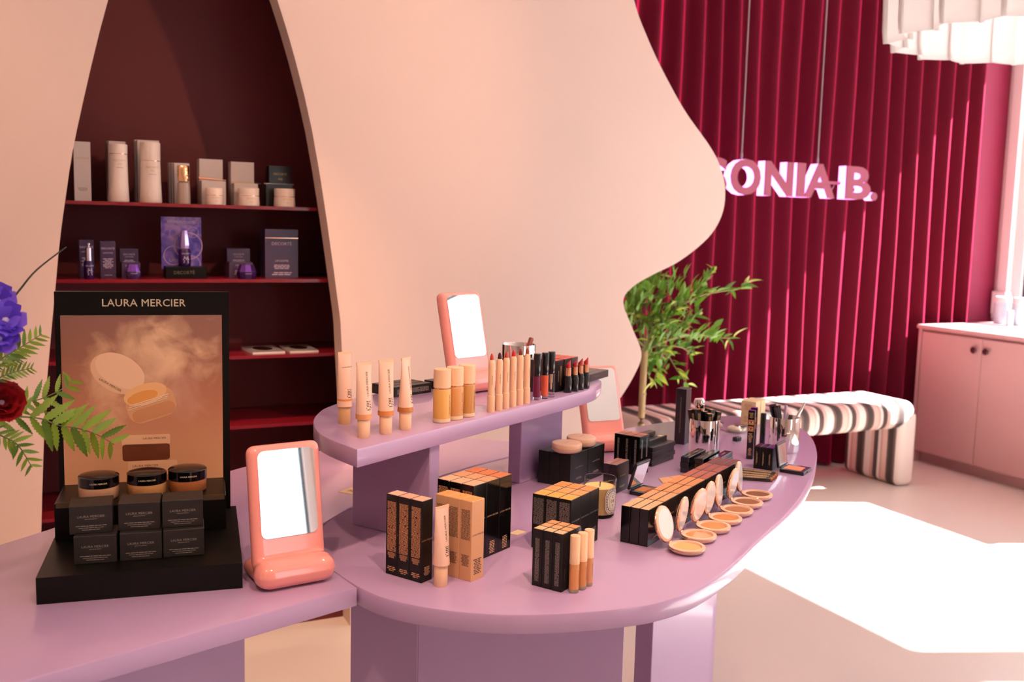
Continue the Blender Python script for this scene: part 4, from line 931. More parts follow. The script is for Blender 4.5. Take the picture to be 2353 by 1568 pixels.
def cloud_layer(prev, cx, cy, rx, ry, colr, scale, amt, seed):
    mp = _n.new('ShaderNodeMapping'); mp.inputs['Location'].default_value = (-cx/rx, -cy/ry, 0); mp.inputs['Scale'].default_value = (1/rx, 1/ry, 1)
    _l.new(_tc.outputs['Object'], mp.inputs[0]); ln = _n.new('ShaderNodeVectorMath'); ln.operation = 'LENGTH'; _l.new(mp.outputs[0], ln.inputs[0])
    nz = _n.new('ShaderNodeTexNoise'); nz.noise_dimensions = '4D'; nz.inputs['W'].default_value = seed; nz.inputs['Scale'].default_value = scale; nz.inputs['Detail'].default_value = 8; nz.inputs['Distortion'].default_value = .8; _l.new(_tc.outputs['Object'], nz.inputs['Vector'])
    mul = _n.new('ShaderNodeMath'); mul.operation = 'MULTIPLY_ADD'; mul.inputs[1].default_value = 2.6; mul.inputs[2].default_value = -.45; _l.new(nz.outputs['Fac'], mul.inputs[0])
    sub = _n.new('ShaderNodeMath'); sub.operation = 'SUBTRACT'; _l.new(mul.outputs[0], sub.inputs[0]); _l.new(ln.outputs['Value'], sub.inputs[1])
    cl = _n.new('ShaderNodeMapRange'); cl.inputs[1].default_value = -.15; cl.inputs[2].default_value = .75; cl.inputs[4].default_value = amt; _l.new(sub.outputs[0], cl.inputs[0])
    mx = _n.new('ShaderNodeMix'); mx.data_type = 'RGBA'; _l.new(cl.outputs[0], mx.inputs[0]); _l.new(prev, mx.inputs[6]); mx.inputs[7].default_value = (*lin(colr), 1); return mx.outputs[2]
c_ = cloud_layer(_cr.outputs[0], .03, .085, .105, .085, '#EBC09A', 16, .95, 1); c_ = cloud_layer(c_, -.075, .06, .055, .06, '#E6B48E', 20, .8, 5); c_ = cloud_layer(c_, .06, .01, .06, .07, '#D9A690', 14, .7, 9)
c_ = cloud_layer(c_, -.06, -.01, .05, .05, '#E8B890', 22, .6, 12)
_l.new(c_, _b.inputs['Base Color'])
BW, BHt = .302, .338; bxc, bzc = -.0105, .283
po = put('poster', MB().box(-BW/2, -BHt/2, 0, BW/2, BHt/2, .0012), M_post, ds, face('-y', bxc, .3463, bzc))
put('header_lettering', text(LM, .0205, .012), M_creamink, ds, face('-y', -.008, .3462, .476))
def disc2(rx, ry, n=36, a0=0, a1=2*PI): return [(rx*math.cos(a0+(a1-a0)*k/n), ry*math.sin(a0+(a1-a0)*k/n)) for k in range(n)]
def flatp(name, poly, m, parent, x, y, rot=0, z=.0014, th=.0002): return put(name, MB().prism(poly, 0, th), m, parent, T(x, y, z, rot))
# printed picture: floating lid, open jar, stacked jars
fl1 = flatp('printed_lid_side', disc2(.054, .036), col('#E6B791', .3), po, -.049, .052, R_(-32)); flatp('printed_lid_top', disc2(.050, .031), col('#EFC3A0', .3), po, -.044, .058, R_(-32), .0017)
put('printed_lettering', text(LM, .0062), M_ink, po, T(-.063, .030, .0020, R_(-33)))
flatp('printed_jar', rrect(.094, .062, .024), col('#D89E72', .3), po, .013, -.012, R_(17)); flatp('printed_jar_glass', rrect(.084, .026, .012), col('#C98A5E', .3), po, .018, -.026, R_(17), .0017)
flatp('printed_jar_mouth', disc2(.042, .021), col('#EDB67E', .3), po, .002, .010, R_(17), .0020); flatp('printed_powder', disc2(.030, .012), col('#E2994F', .3), po, -.003, .004, R_(17), .0022)
for k, z_ in enumerate((-.002, -.006, -.010)): flatp('printed_thread', rrect(.078, .0016, .0006), col('#F0D2B4', .3), po, .009-.001*k, z_, R_(17), .0023)
flatp('printed_jar_lid', rrect(.092, .020, .003), col('#E3B18A', .3), po, .002, -.083); flatp('printed_jar_dark', rrect(.090, .034, .006), col('#6A3420', .25), po, .002, -.109); put('printed_lettering', text(LM, .0058), M_ink, po, T(.018, -.081, .0018))
flatp('printed_jar_lid', rrect(.094, .030, .003), col('#E0AC86', .3), po, .014, -.142, 0, .0017); put('printed_lettering', text(LM, .0064), M_ink, po, T(.0, -.137, .0021)); flatp('printed_jar_glass', rrect(.092, .018, .002), col('#B87446', .3), po, .014, -.161)
FS = T(.1481, 1.752, TZ, SA)
def f_pb(M, lab):
    w, d, h = .0695, .062, .0492
    carton('powder_carton', lab, 'box', 'black powder cartons on the stand', w, d, h, M, M_blkm, None,
      [('lettering', text(LM, .0058), M_greyink, face('-y', 0, -d/2-.0002, .030)), ('fine_print', fine_print(.022, .0016, 1, 150), M_greyink, face('-y', 0, -d/2-.0002, .0255)), ('fine_print', fine_print(.050, .0024, 1, 151, just=True), M_greyink, face('-y', 0, -d/2-.0002, .0135)),
       ('fine_print', fine_print(.040, .0018, 1, 152, just=True), M_greyink, face('-y', 0, -d/2-.0002, .0100)), ('fine_print', fine_print(.030, .0018, 1, 153, just=True), M_greyink, face('-y', 0, -d/2-.0002, .0065)), ('fine_print', fine_print(.012, .0014, 1, 154), M_greyink, T(0, 0, h+.0001))])
for k, (x, y, r) in enumerate([(-.078, .086, -1.5), (-.0045, .088, 0), (.0668, .091, 1.0)]): f_pb(FS @ T(x, y, .046, R_(r)), 'matte black powder carton, bottom row, %s of the stand' % ['left', 'middle', 'right'][k])
for k, (x, y, r) in enumerate([(-.0875, .102, 2.5), (-.0068, .104, -1.0), (.0655, .106, .5)]): f_pb(FS @ T(x, y, .0955, R_(r)), 'matte black powder carton, top row, %s of the stand' % ['left', 'middle', 'right'][k])
M_jglass = mat('jar_glass', '#E9D9C8', 0.08, Transmission_Weight=0.5)
def jar(x, y, tint, lab, r=.0360):
    t = thing('powder_jar', lab, 'make-up', FS @ T(x, y, .1142, R_(10)), 'powder jars on the stand')
    put('glass', cached('jar0', lambda: MB().lathe([(0, 0), (r-.003, 0), (r, .003), (r, .0235), (r-.0012, .0240), (0, .0240)], 40).mesh('j', 50)), col(tint, .25), t)
    ld = put('lid', cached('jar1', lambda: MB().lathe([(0, .0245), (r+.0004, .0245), (r+.0006, .0425), (r-.002, .0445), (.02, .0470), (0, .0475)], 40).mesh('j', 50)), M_blkg, t)
    put('lettering', cached('jl', lambda: wcyl(text(LM, .0042), r+.0010, 0, -.004)), M_creamink, ld, T(0, 0, .034))
jar(-.0885, .240, '#D9A884', 'black-lidded jar of pale loose powder on the stand'); jar(-.0030, .248, '#D69A63', 'black-lidded jar of ochre loose powder on the stand'); jar(.0715, .262, '#B66F42', 'black-lidded jar of bronze loose powder on the stand')
# ================================================================ products in the niche
M_aqbox = mat('pearl_carton', '#D9CBC6', 0.4); M_aq = mat('pearl_bottle', '#E3D0C4', 0.35)
_n, _l, _b = nodes(M_aq); _tc = _n.new('ShaderNodeTexCoord'); _vo = _n.new('ShaderNodeTexVoronoi'); _vo.inputs['Scale'].default_value = 90; _bp = _n.new('ShaderNodeBump'); _bp.inputs['Strength'].default_value = .35; _bp.inputs['Distance'].default_value = .002
_l.new(_tc.outputs['Object'], _vo.inputs['Vector']); _l.new(_vo.outputs['Distance'], _bp.inputs['Height']); _l.new(_bp.outputs['Normal'], _b.inputs['Normal'])
M_green = mat('dark_green_carton', '#1E211D', 0.3); M_lip = mat('violet_carton', '#443152', 0.3); M_lipd = mat('violet_carton_side', '#1B1424', 0.4); M_violet = mat('violet_glass', '#2B0B4A', 0.08); M_lilink = mat('lilac_ink', '#CDBAD4', 0.5); M_goldi = mat('gold_ink', '#C7A468', 0.35, 0.4)
DC = 'DECORTÉ'
def nx(px, py, Y): return PY(px, py, Y).x
def nbox(name, label, x0, x1, ytop, z, Y, dep, m, group, prn=None, ybot=None):
    """carton standing in the niche: pixel span x0..x1 at depth Y, top row ytop"""
    ym = 460 if z > 1.5 else 630
    a, b = nx(x0, ym, Y), nx(x1, ym, Y); h = zat(ytop, PY((x0+x1)/2, ytop, Y))-z
    w = b-a
    return carton(name, label, 'box', group, w, dep, h, T((a+b)/2, Y+dep/2, z), m, None, prn(w, h, dep) if prn else [])
p_aq = lambda w, h, d: [('fine_print', fine_print(w*.7, .012, 4, 161), M_greyink, face('-y', 0, -d/2-.0002, h*.2)), ('lettering', text(DC, .009), M_goldi, face('-y', 0, -d/2-.0002, h*.72))]
p_aq2 = lambda w, h, d: [('fine_print', fine_print(w*.6, .02, 5, 162), M_greyink, face('-y', 0, -d/2-.0002, h*.35))]
z1, z2, z3, z4 = SHZ; g1_ = 'pearl cartons on the top shelf'
nbox('skincare_carton', 'pearl white carton at the far left of the top shelf', 171.4, 210.4, 325.5, z1, 3.76, .05, M_aqbox, g1_, p_aq)
for k in range(3): nbox('skincare_carton', 'tall pearl carton behind the shorter white bottle, %s of three' % RW[3][k], 241+3*(2-k)+6, 291-4*k, 325, z1, 3.80+.052*k, .05, M_aqbox, g1_)
for k in range(2): nbox('skincare_carton', 'tall pearl carton behind the taller white bottle, %s of two' % RW[2][k], 317.6-6*k, 367.8-6*k, 322.5, z1, 3.80+.062*k, .06, M_aqbox, g1_)
for k in range(3): nbox('skincare_carton', 'short pearl carton behind the gold-capped serum, %s of three' % RW[3][k], 401-6*k, 436-6*k, 375, z1, 3.80+.042*k, .04, M_aqbox, g1_)
for nm, q in (('left', [(458.8, 512.3, 366, 3.82, 0), (464, 519.4, 416, 3.77, 1)]), ('middle', [(531, 584, 372.6, 3.82, 0), (538.5, 592.7, 421.8, 3.77, 1)])):
    for x0, x1, yt, Y, fr_ in q: nbox('cream_carton', 'square pearl cream carton, %s pair on the top shelf, %s one' % (nm, ['taller rear', 'lower front'][fr_]), x0, x1, yt, z1, Y if fr_ else Y+.012, .06, M_aqbox, g1_, None if fr_ else p_aq2)
p_gr = lambda w, h, d: [('lettering', text(DC, .011), M_goldi, face('-y', 0, -d/2-.0002, h*.80)), ('lettering', text('AQ', .011), M_goldi, face('-y', 0, -d/2-.0002, h*.68))]
nbox('cream_carton', 'taller dark green cream carton with gold lettering', 618.4, 669.7, 381.6, z1, 3.835, .06, M_green, 'dark green cartons', p_gr)
nbox('cream_carton', 'lower dark green cream carton behind the right white jar', 612, 672.5, 424, z1, 3.77, .06, M_green, 'dark green cartons')
def aq_bottle(x0, x1, ytop, ycap, label):
    Y = 3.735; a, b = nx(x0, 460, Y), nx(x1, 460, Y); r = (b-a)/2; h = zat(ytop, PY((x0+x1)/2, ytop, Y))-z1; hc = zat(ycap, PY((x0+x1)/2, ycap, Y))-z1
    t = thing('lotion_bottle', label, 'bottle', T((a+b)/2, Y, z1), 'faceted white bottles')
    put('bottle_body', MB().lathe([(0, 0), (r, 0), (r*1.06, .004), (r*.98, h*.35), (r*.94, hc), (0, hc)], 26).mesh('b', 50), M_aq, t)
    put('collar', MB().lathe([(0, hc), (r*.92, hc), (r*.92, hc+.002), (0, hc+.002)], 26), M_rose, t)
    put('cap', MB().lathe([(0, hc+.002), (r*.95, hc+.002), (r*.97, h-.002), (r*.92, h), (0, h)], 26).mesh('b', 50), M_aq, t)
    rr = r*.985+.0006; put('lettering', wcyl(text(DC, .0095), rr, 0, .004), M_goldi, t, T(0, 0, hc-.022)); put('lettering', wcyl(text('AQ', .0095), rr, 0, .004), M_goldi, t, T(0, 0, hc-.034)); put('fine_print', wcyl(fine_print(r*1.1, .002, 1, 3), rr, 0, .004), M_ink, t, T(0, 0, hc-.046))
aq_bottle(249.5, 296, 332, 355, 'faceted white lotion bottle with a short cap'); aq_bottle(322.5, 371, 328, 371, 'faceted white lotion bottle with a tall cap')
Y = 3.735; a, b = nx(407, 460, Y), nx(437.6, 460, Y); r = (b-a)/2; h = zat(381, PY(422, 381, Y))-z1
t = thing('serum_bottle', 'clear serum bottle with hammered gold cap', 'bottle', T((a+b)/2, Y, z1))
put('glass', MB().lathe([(0, 0), (r, 0), (r*1.02, .003), (r*.95, h*.55), (r*.6, h*.59), (0, h*.59)], 24).mesh('g', 50), mat('serum_glass', '#CDB6A8', 0.08, Transmission_Weight=.45), t)
M_ham = mat('hammered_gold', '#E6B68C', 0.16, 1.0); _n, _l, _b = nodes(M_ham); _vo = _n.new('ShaderNodeTexVoronoi'); _vo.inputs['Scale'].default_value = 160; _bp = _n.new('ShaderNodeBump'); _bp.inputs['Strength'].default_value = .8; _tc = _n.new('ShaderNodeTexCoord'); _l.new(_tc.outputs['Object'], _vo.inputs['Vector']); _l.new(_vo.outputs['Distance'], _bp.inputs['Height']); _l.new(_bp.outputs['Normal'], _b.inputs['Normal'])
put('cap', MB().lathe([(0, h*.59), (r*.92, h*.59), (r*.92, h-.002), (r*.86, h), (0, h)], 24).mesh('g', 50), M_ham, t)
def aq_jar(x0, x1, ytop, label):
    Y = 3.722; a, b = nx(x0, 465, Y), nx(x1, 465, Y); r = (b-a)/2*.97; h = zat(ytop, PY((x0+x1)/2, ytop, Y))-z1
    t = thing('cream_jar', label, 'jar', T((a+b)/2, Y, z1), 'white cream jars')
    put('body', MB().lathe([(0, 0), (r*.96, 0), (r, .003), (r*.95, h*.54), (0, h*.54)], 28).mesh('j', 50), M_aq, t)
    put('gold_line', MB().lathe([(0, h*.54), (r*.93, h*.54), (r*.93, h*.57), (0, h*.57)], 28), M_rose, t)
    put('lid', MB().lathe([(0, h*.57), (r*.95, h*.57), (r*.96, h-.002), (r*.9, h), (0, h)], 28).mesh('j', 50), M_aq, t)
    put('lettering', wcyl(text(DC, .0075), r*.985+.0006, 0, .003), M_goldi, t, T(0, 0, h*.40)); put('lettering', wcyl(text('AQ', .0075), r*.995+.0006, 0, .003), M_goldi, t, T(0, 0, h*.22))
aq_jar(472, 513.5, 432, 'small white cream jar on the top shelf'); aq_jar(545, 597, 432, 'wide white cream jar before the middle pearl cartons'); aq_jar(628.5, 679, 434, 'white cream jar before the dark green cartons')
sp = thing('spatula', 'small shiny metal spatula lying on the left cream carton', 'spatula', T(nx(487, 412, 3.80), 3.80, zat(416, PY(490, 416, 3.77))+.004))
put('handle', MB().tube([(-.045, -.01, .004), (-.03, -.008, .005), (.02, .0, .001), (.05, .004, .0005)], [.005, .0045, .003, .002], 8), M_rose, sp); put('bulb_end', MB().lathe([(0, -.007), (.006, -.004), (.007, 0), (.006, .004), (0, .007)], 12), M_rose, sp, T(-.046, -.01, .005))
for k, (px, yt, m_, lb) in enumerate([(565, 421.8, M_goldi, 'thin gold and black spatula on the middle cream carton'), (641, 424, M_aqbox, 'flat white spatula on the dark green carton')]):
    sp = thing('spatula', lb, 'spatula', T(nx(px, yt, 3.79), 3.79, zat(yt, PY(px, yt, 3.77))+.0008)); put('blade', MB().box(-.055, -.008, 0, .03, .006, .003), m_, sp); put('handle', MB().box(.03, -.005, 0, .055, .004, .0025), M_black if k == 0 else m_, sp)
# --- violet products on the second shelf
p_v = lambda w, h, d: [('lettering', text(DC, .0095), M_lilink, face('-y', 0, -d/2-.0002, h*.80)), ('lettering', text('LIPOSOME', .0068), M_lilink, face('-y', 0, -d/2-.0002, h*.68)), ('fine_print', fine_print(w*.7, h*.28, 7, 171), M_lilink, face('-y', 0, -d/2-.0002, h*.40)), ('fine_print', fine_print(w*.7, .003, 1, 172), M_lilink, face('-y', 0, -d/2-.0002, h*.08))]
g2_ = 'violet cartons on the second shelf'
nbox('skincare_carton', 'violet carton behind the dropper bottle', 183, 217, 551, z2, 3.785, .06, M_lip, g2_, p_v)
nbox('skincare_carton', 'upright violet carton beside the dropper bottle', 231, 267, 554.5, z2, 3.77, .06, M_lip, g2_, p_v)
p_v2 = lambda w, h, d: [('lettering', text(DC, .0085), M_lilink, face('-y', 0, -d/2-.0002, h*.80)), ('lettering', text('LIPOSOME', .006), M_lilink, face('-y', 0, -d/2-.0002, h*.66)), ('fine_print', fine_print(w*.7, h*.3, 4, 173), M_lilink, face('-y', 0, -d/2-.0002, h*.36))]
def stack2(xa, xb, ya, xc, xd, yc, nm):
    nbox('cream_carton', 'low violet cream carton, lower one of the %s pair' % nm, xc, xd, yc, z2, 3.765, .06, M_lip, g2_, p_v2)
    Y = 3.83; a, b = nx(xa, 630, Y), nx(xb, 630, Y); h = zat(ya, PY(xa, ya, Y))-z2; w = b-a
    carton('cream_carton', 'taller violet cream carton, rear one of the %s pair' % nm, 'box', g2_, w, .06, h, T((a+b)/2, Y+.03, z2), M_lip, None, [(n_, m_, k_, Matrix.Translation((0, 0, h*.3)) @ M_) for n_, m_, k_, M_ in p_v2(w, h*.62, .06)])
stack2(276, 319, 571.5, 280, 323, 604, 'left'); stack2(522, 575, 571, 527, 581, 603, 'right')
p_big = lambda w, h, d: [('lettering', text(DC, .0165), M_lilink, face('-y', 0, -d/2-.0002, h*.70)), ('lettering', text('LIPOSOME', .0105), M_lilink, face('-y', 0, -d/2-.0002, h*.35)), ('fine_print', fine_print(w*.5, .018, 3, 174), M_lilink, face('-y', 0, -d/2-.0002, h*.23)), ('fine_print', fine_print(w*.6, .014, 2, 175, just=True), M_lilink, face('-y', 0, -d/2-.0002, h*.09)), ('gold_band', MB().box(-w/2, -.0006, -.0012, w/2, 0, .0012), M_rose, T(0, -d/2, h*.82))]
nbox('gift_box', 'large violet gift box at the right end of the second shelf', 609.4, 685, 527, z2, 3.765, .10, M_lip, None, p_big)
M_vsil = mat('violet_chrome', '#B9A0D6', 0.12, 0.9)
def v_bottle(x0, x1, ytop, Y, z, label, dropper):
    a, b = nx(x0, 620, Y), nx(x1, 620, Y); r = (b-a)/2; h = zat(ytop, PY((x0+x1)/2, ytop, Y))-z
    t = thing('serum_bottle', label, 'bottle', T((a+b)/2, Y, z), 'violet serum bottles')
    put('glass', MB().lathe([(0, 0), (r*.9, 0), (r, .003), (r, h*.44), (r*.8, h*.50), (0, h*.50)], 24).mesh('b', 50), M_violet, t)
    if dropper: put('dropper', MB().lathe([(0, h*.50), (r*.62, h*.50), (r*.6, h*.86), (r*.25, h*.88), (r*.2, h*.92), (r*.34, h*.95), (r*.3, h*.985), (0, h)], 20).mesh('b', 50), mat('silver_dropper', '#E6D9E6', 0.15, 0.9), t)
    else: put('cap', MB().lathe([(0, h*.50), (r*.82, h*.50), (r*.9, h*.62), (r*.6, h*.96), (r*.55, h), (0, h)], 8).mesh('b', 20), M_vsil, t)
    put('lettering', wcyl(text(DC, .0065), r+.0006, 0, .003), M_lilink, t, T(0, 0, h*.36)); put('fine_print', wcyl(fine_print(r*1.2, h*.2, 5, 176), r+.0006, 0, .003), M_lilink, t, T(0, 0, h*.2))
v_bottle(192, 217, 558, 3.735, z2, 'violet dropper bottle with silver pipette', True)
# small poster display
Y = 3.79; a, b = nx(372, 610, Y), nx(464, 610, Y); sc_w = b-a
dd = thing('poster_display', 'small black display with a violet bubble poster', 'display', T((a+b)/2, 3.74, z2))
put('plinth', rbox(sc_w*1.02, .075, .042, .0015), M_disp, dd, T(.008, .03, 0)); put('plinth_lettering', text(DC, .0155, .008), M_creamink, dd, face('-y', 0, -.0078, .021))
ph = zat(499, PY(415, 499, 3.80))-z2
M_bub = mat('bubble_print', '#5A48A8', 0.3); _n, _l, _b = nodes(M_bub); _tc = _n.new('ShaderNodeTexCoord'); _nz = _n.new('ShaderNodeTexNoise'); _nz.inputs['Scale'].default_value = 22; _nz.inputs['Detail'].default_value = 3; _nz.inputs['Distortion'].default_value = 1.2; _cr = _n.new('ShaderNodeValToRGB'); _l.new(_tc.outputs['Object'], _nz.inputs['Vector']); _l.new(_nz.outputs['Fac'], _cr.inputs[0]); _l.new(_cr.outputs[0], _b.inputs['Base Color'])
e = _cr.color_ramp.elements; e[0].position = .35; e[0].color = (*lin('#3D3394'), 1); e[1].position = .72; e[1].color = (*lin('#B790C0'), 1); q = e.new(.5); q.color = (*lin('#6A55B8'), 1)
pp = put('poster', MB().box(-sc_w/2, .058, .03, sc_w/2, .062, ph), M_bub, dd)
for k, (x, z, r) in enumerate([(.03, .115, .05), (-.035, .08, .035), (.045, .05, .03), (-.03, .16, .018), (.05, .165, .02)]): put('printed_bubble', MB().lathe([(r*.93, 0), (r, 0), (r, .0003), (r*.93, .0003)], 28, closed=True), col('#C9A5C8', .3), pp, face('-y', x*.8, .0575, z))
put('fine_print', fine_print(sc_w*.7, .010, 2, 178), M_lilink, pp, face('-y', 0, .0575, ph-.018)); put('poster_lettering', text('LIPOSOME', .014), M_lilink, pp, face('-y', -.01, .0575, .062))
v_bottle(410, 439, 530, 3.765, z2+.0422, 'tall violet serum bottle standing on the poster display', False)
def v_jar(x0, x1, ytop, label):
    Y = 3.722; a, b = nx(x0, 630, Y), nx(x1, 630, Y); r = (b-a)/2*.97; h = zat(ytop, PY((x0+x1)/2, ytop, Y))-z2
    t = thing('cream_jar', label, 'jar', T((a+b)/2, Y, z2), 'violet cream jars')
    put('body', MB().lathe([(0, 0), (r*.85, 0), (r, h*.35), (r*.98, h*.5), (0, h*.5)], 10).mesh('j', 25), M_violet, t)
    put('lid', MB().lathe([(0, h*.5), (r*.98, h*.5), (r*.72, h), (0, h)], 10).mesh('j', 25), mat('violet_lid', '#7A4AA8', 0.08, 0.8), t)
    put('lettering', wcyl(text(DC, .005), r+.0012), M_lilink, t, T(0, 0, h*.38))
v_jar(288, 325, 607, 'violet cream jar before the left violet cartons'); v_jar(543, 591, 608, 'faceted violet cream jar before the right violet cartons')
# magazines and white box
for k, (x0, x1) in enumerate([(566, 652), (655, 731)]):
    a = PY(x0+12, 812, 3.705).x; b = PY(x1+2, 808, 3.705).x
    t = thing('booklet', 'white booklet with dark oval cover, %s of two' % ['left', 'right'][k], 'booklet', T((a+b)/2, 3.80, z3, R_([3, 0][k])), 'booklets on the third shelf')
    put('pages', rbox(b-a, .18, .009, .001), mat('paper_white', '#E6DEDA', 0.6), t); put('cover', MB().box(-(b-a)/2, -.09, .0091, (b-a)/2, .09, .0096), mat('grey_cover', '#8C8A92', 0.3), t)
    put('oval_picture', MB().prism(disc2((b-a)*.3, .06), .0097, .0100), M_black, t, T(0, .01, 0)); put('oval_ring', MB().lathe([(1.0, 0), (1.04, 0), (1.04, .0102), (1.0, .0102)], 30, closed=True), M_goldi, t, T(0, .01, 0) @ Matrix.Diagonal(((b-a)*.3, .06, 1, 1)))
t = carton('white_carton', 'white box at the display edge on the fourth shelf', 'box', None, .10, .05, .11, T(PY(521, 960, 3.72).x-.05, 3.745, z4), mat('paper_white', '#E6DEDA', 0.6), None)
# jars on the cabinet
M_pg = mat('pale_blue_glass', '#BFE3EE', 0.1); M_pl = mat('white_lid', '#F4F1EE', 0.4)
for k, (px, py, wpx, ht) in enumerate([(2301, 744, 34, 62), (2319, 750, 14, 36), (2343, 749, 36, 64)]):
    p = P(px, py, CH); dd_ = proj(p)[2]; r = wpx*dd_/FPX/2; h = zat(py-ht, p)-CH
    t = thing('glass_jar', ['pale blue lidded jar at the left on the pink cabinet', 'small clear glass on the pink cabinet', 'pale blue lidded jar at the window side of the cabinet'][k], 'jar', T(p.x, p.y, CH))
    put('glass', MB().lathe([(0, 0), (r*.95, 0), (r, .005), (r, h*.78), (0, h*.78)], 24).mesh('j', 50), M_pg, t); put('lid', MB().lathe([(0, h*.78), (r*1.03, h*.78), (r*1.03, h-.006), (r*.95, h), (0, h)], 24).mesh('j', 50), M_pl, t)
# ================================================================ indoor tree behind the panel edge
M_bark = noisy(mat('pale_bark', '#A58C66', 0.8), 30, .2, .4, 60); M_twig = mat('olive_twig', '#7C7A45', 0.7)
def leafm(n, h): 
    m = mat(n, h, 0.42, Specular_IOR_Level=.4); nn, ll, b = nodes(m); tl = nn.new('ShaderNodeBsdfTranslucent'); tl.inputs[0].default_value = (*[min(1, c*1.6) for c in lin(h)], 1)
    mx = nn.new('ShaderNodeMixShader'); mx.inputs[0].default_value = .3; ll.new(b.outputs[0], mx.inputs[1]); ll.new(tl.outputs[0], mx.inputs[2]); ll.new(mx.outputs[0], nn['Material Output'].inputs[0]); return m
LFM = [leafm('leaf_green', '#5E8A2A'), leafm('leaf_dark', '#3F6B22'), leafm('leaf_young', '#9FB548'), leafm('leaf_pale', '#B9C474')]
def leaf_mesh(L, W, cup, bend):
    vs = []; fs = []; n = 7
    for i in range(n):
        t = i/(n-1); w = W*math.sin(PI*min(1, t*1.0)**.8)*(1-.25*t); w = max(w, .0003); z = -bend*t*t*L
        vs += [(L*t, -w, z+cup*w), (L*t, 0, z), (L*t, w, z+cup*w)]
    for i in range(n-1):
        a = 3*i; fs += [(a, a+3, a+4, a+1), (a+1, a+4, a+5, a+2)]
    return MB().add(vs, fs).mesh('leaf', 60)
LM_ = [leaf_mesh(1, .17, .5, .15), leaf_mesh(1, .21, .35, .35), leaf_mesh(1, .14, .6, .05)]
TY = 4.12
tp = PY(1476, 985, TY); trx = tp.x
tree = thing('potted_tree', 'leafy green potted tree growing between the wavy wall and the curtain', 'plant', T(trx, TY, 0))
rnd = random.Random(21)
def tl_(px, py, dy=0.0): p = PY(px, py, TY+dy); return Vector((p.x-trx, dy, p.z))
put('pot', MB().lathe([(0, 0), (.13, 0), (.16, .02), (.175, .30), (.165, .31), (.155, .29), (0, .28)], 28).mesh('pot', 40), mat('clay_pot', '#C9B5A6', 0.8), tree)
put('soil', MB().lathe([(0, .281), (.154, .281), (.154, .285), (0, .287)], 24), mat('soil', '#3A2A20', 0.95), tree)
top = tl_(1482, 800)
put('trunk', MB().tube(catmull([(0, 0, .28), (.008, 0, .5), tuple(tl_(1473, 985)), tuple(tl_(1475, 930)), tuple(tl_(1478, 870)), tuple(top)], 4, False), .017, 10).mesh('t', 60), M_bark, tree)
for k, py in enumerate((905, 945)): q = tl_(1477, py); put('bark_ring', MB().lathe([(.0172, -.003), (.0185, 0), (.0172, .003)], 12), M_twig, tree, Matrix.Translation(q))
BRS = [([(1482, 805), (1500, 740), (1512, 680), (1520, 620)], .0, 20), ([(1482, 800), (1530, 735), (1575, 690), (1612, 655), (1640, 622)], .05, 26), ([(1490, 770), (1545, 715), (1605, 682), (1655, 670), (1695, 665), (1722, 648)], -.06, 24),
       ([(1485, 800), (1540, 780), (1600, 770), (1650, 776), (1686, 778)], -.05, 20), ([(1485, 810), (1530, 815), (1555, 850), (1580, 885)], -.08, 16), ([(1482, 800), (1465, 750), (1450, 700), (1442, 660)], .04, 18), ([(1482, 805), (1475, 720), (1470, 650)], -.03, 18),
       ([(1485, 800), (1520, 800), (1510, 850), (1502, 880)], -.1, 14), ([(1484, 805), (1500, 830), (1490, 870)], .08, 12), ([(1486, 800), (1540, 760), (1580, 735), (1606, 725)], .1, 20), ([(1486, 800), (1525, 745), (1548, 720), (1555, 690)], -.12, 20), ([(1484, 800), (1490, 740), (1497, 700), (1490, 660)], -.12, 20), ([(1484, 795), (1530, 795), (1570, 800), (1590, 820)], .06, 16), ([(1484, 800), (1505, 770), (1520, 750), (1540, 745)], -.15, 18), ([(1482, 800), (1455, 770), (1440, 740), (1436, 720)], -.04, 16)]
def orient(p, d, roll):
    x = d.normalized(); up = Vector((0, 0, 1)); y = up.cross(x)
    if y.length < .01: y = Vector((0, 1, 0))
    y.normalize(); z = x.cross(y); m = Matrix((x, y, z)).transposed().to_4x4(); return Matrix.Translation(p) @ m @ Matrix.Rotation(roll, 4, 'X')
nleaf = 0
for pts, dy, n in BRS:
    path = [Vector(p) for p in catmull([tuple(tl_(px, py, dy*i/(len(pts)-1))) for i, (px, py) in enumerate(pts)], 5, False)]
    put('branch', MB().tube([tuple(p) for p in path], [.006*(1-.75*i/len(path)) for i in range(len(path))], 6).mesh('b', 60), M_twig, tree)
    for k in range(n):
        t = .22+.78*(k+rnd.random()*.6)/n; i = min(int(t*(len(path)-1)), len(path)-2); p = path[i].lerp(path[i+1], t*(len(path)-1)-i); ax = (path[i+1]-path[i]).normalized()
        side = Vector((rnd.uniform(-1, 1), rnd.uniform(-1, .7), rnd.uniform(-.7, 1))).normalized(); d = (ax*rnd.uniform(.3, 1.0)+side*.9).normalized()
        L = rnd.uniform(.055, .092); mi = 3 if (t > .9 and rnd.random() < .5) else rnd.choice([0, 0, 0, 1, 2])
        if nleaf < 298:
            put('leaf', LM_[rnd.randrange(3)], LFM[mi], tree, orient(p, d, rnd.uniform(-.9, .9)) @ Matrix.Scale(L, 4)); nleaf += 1
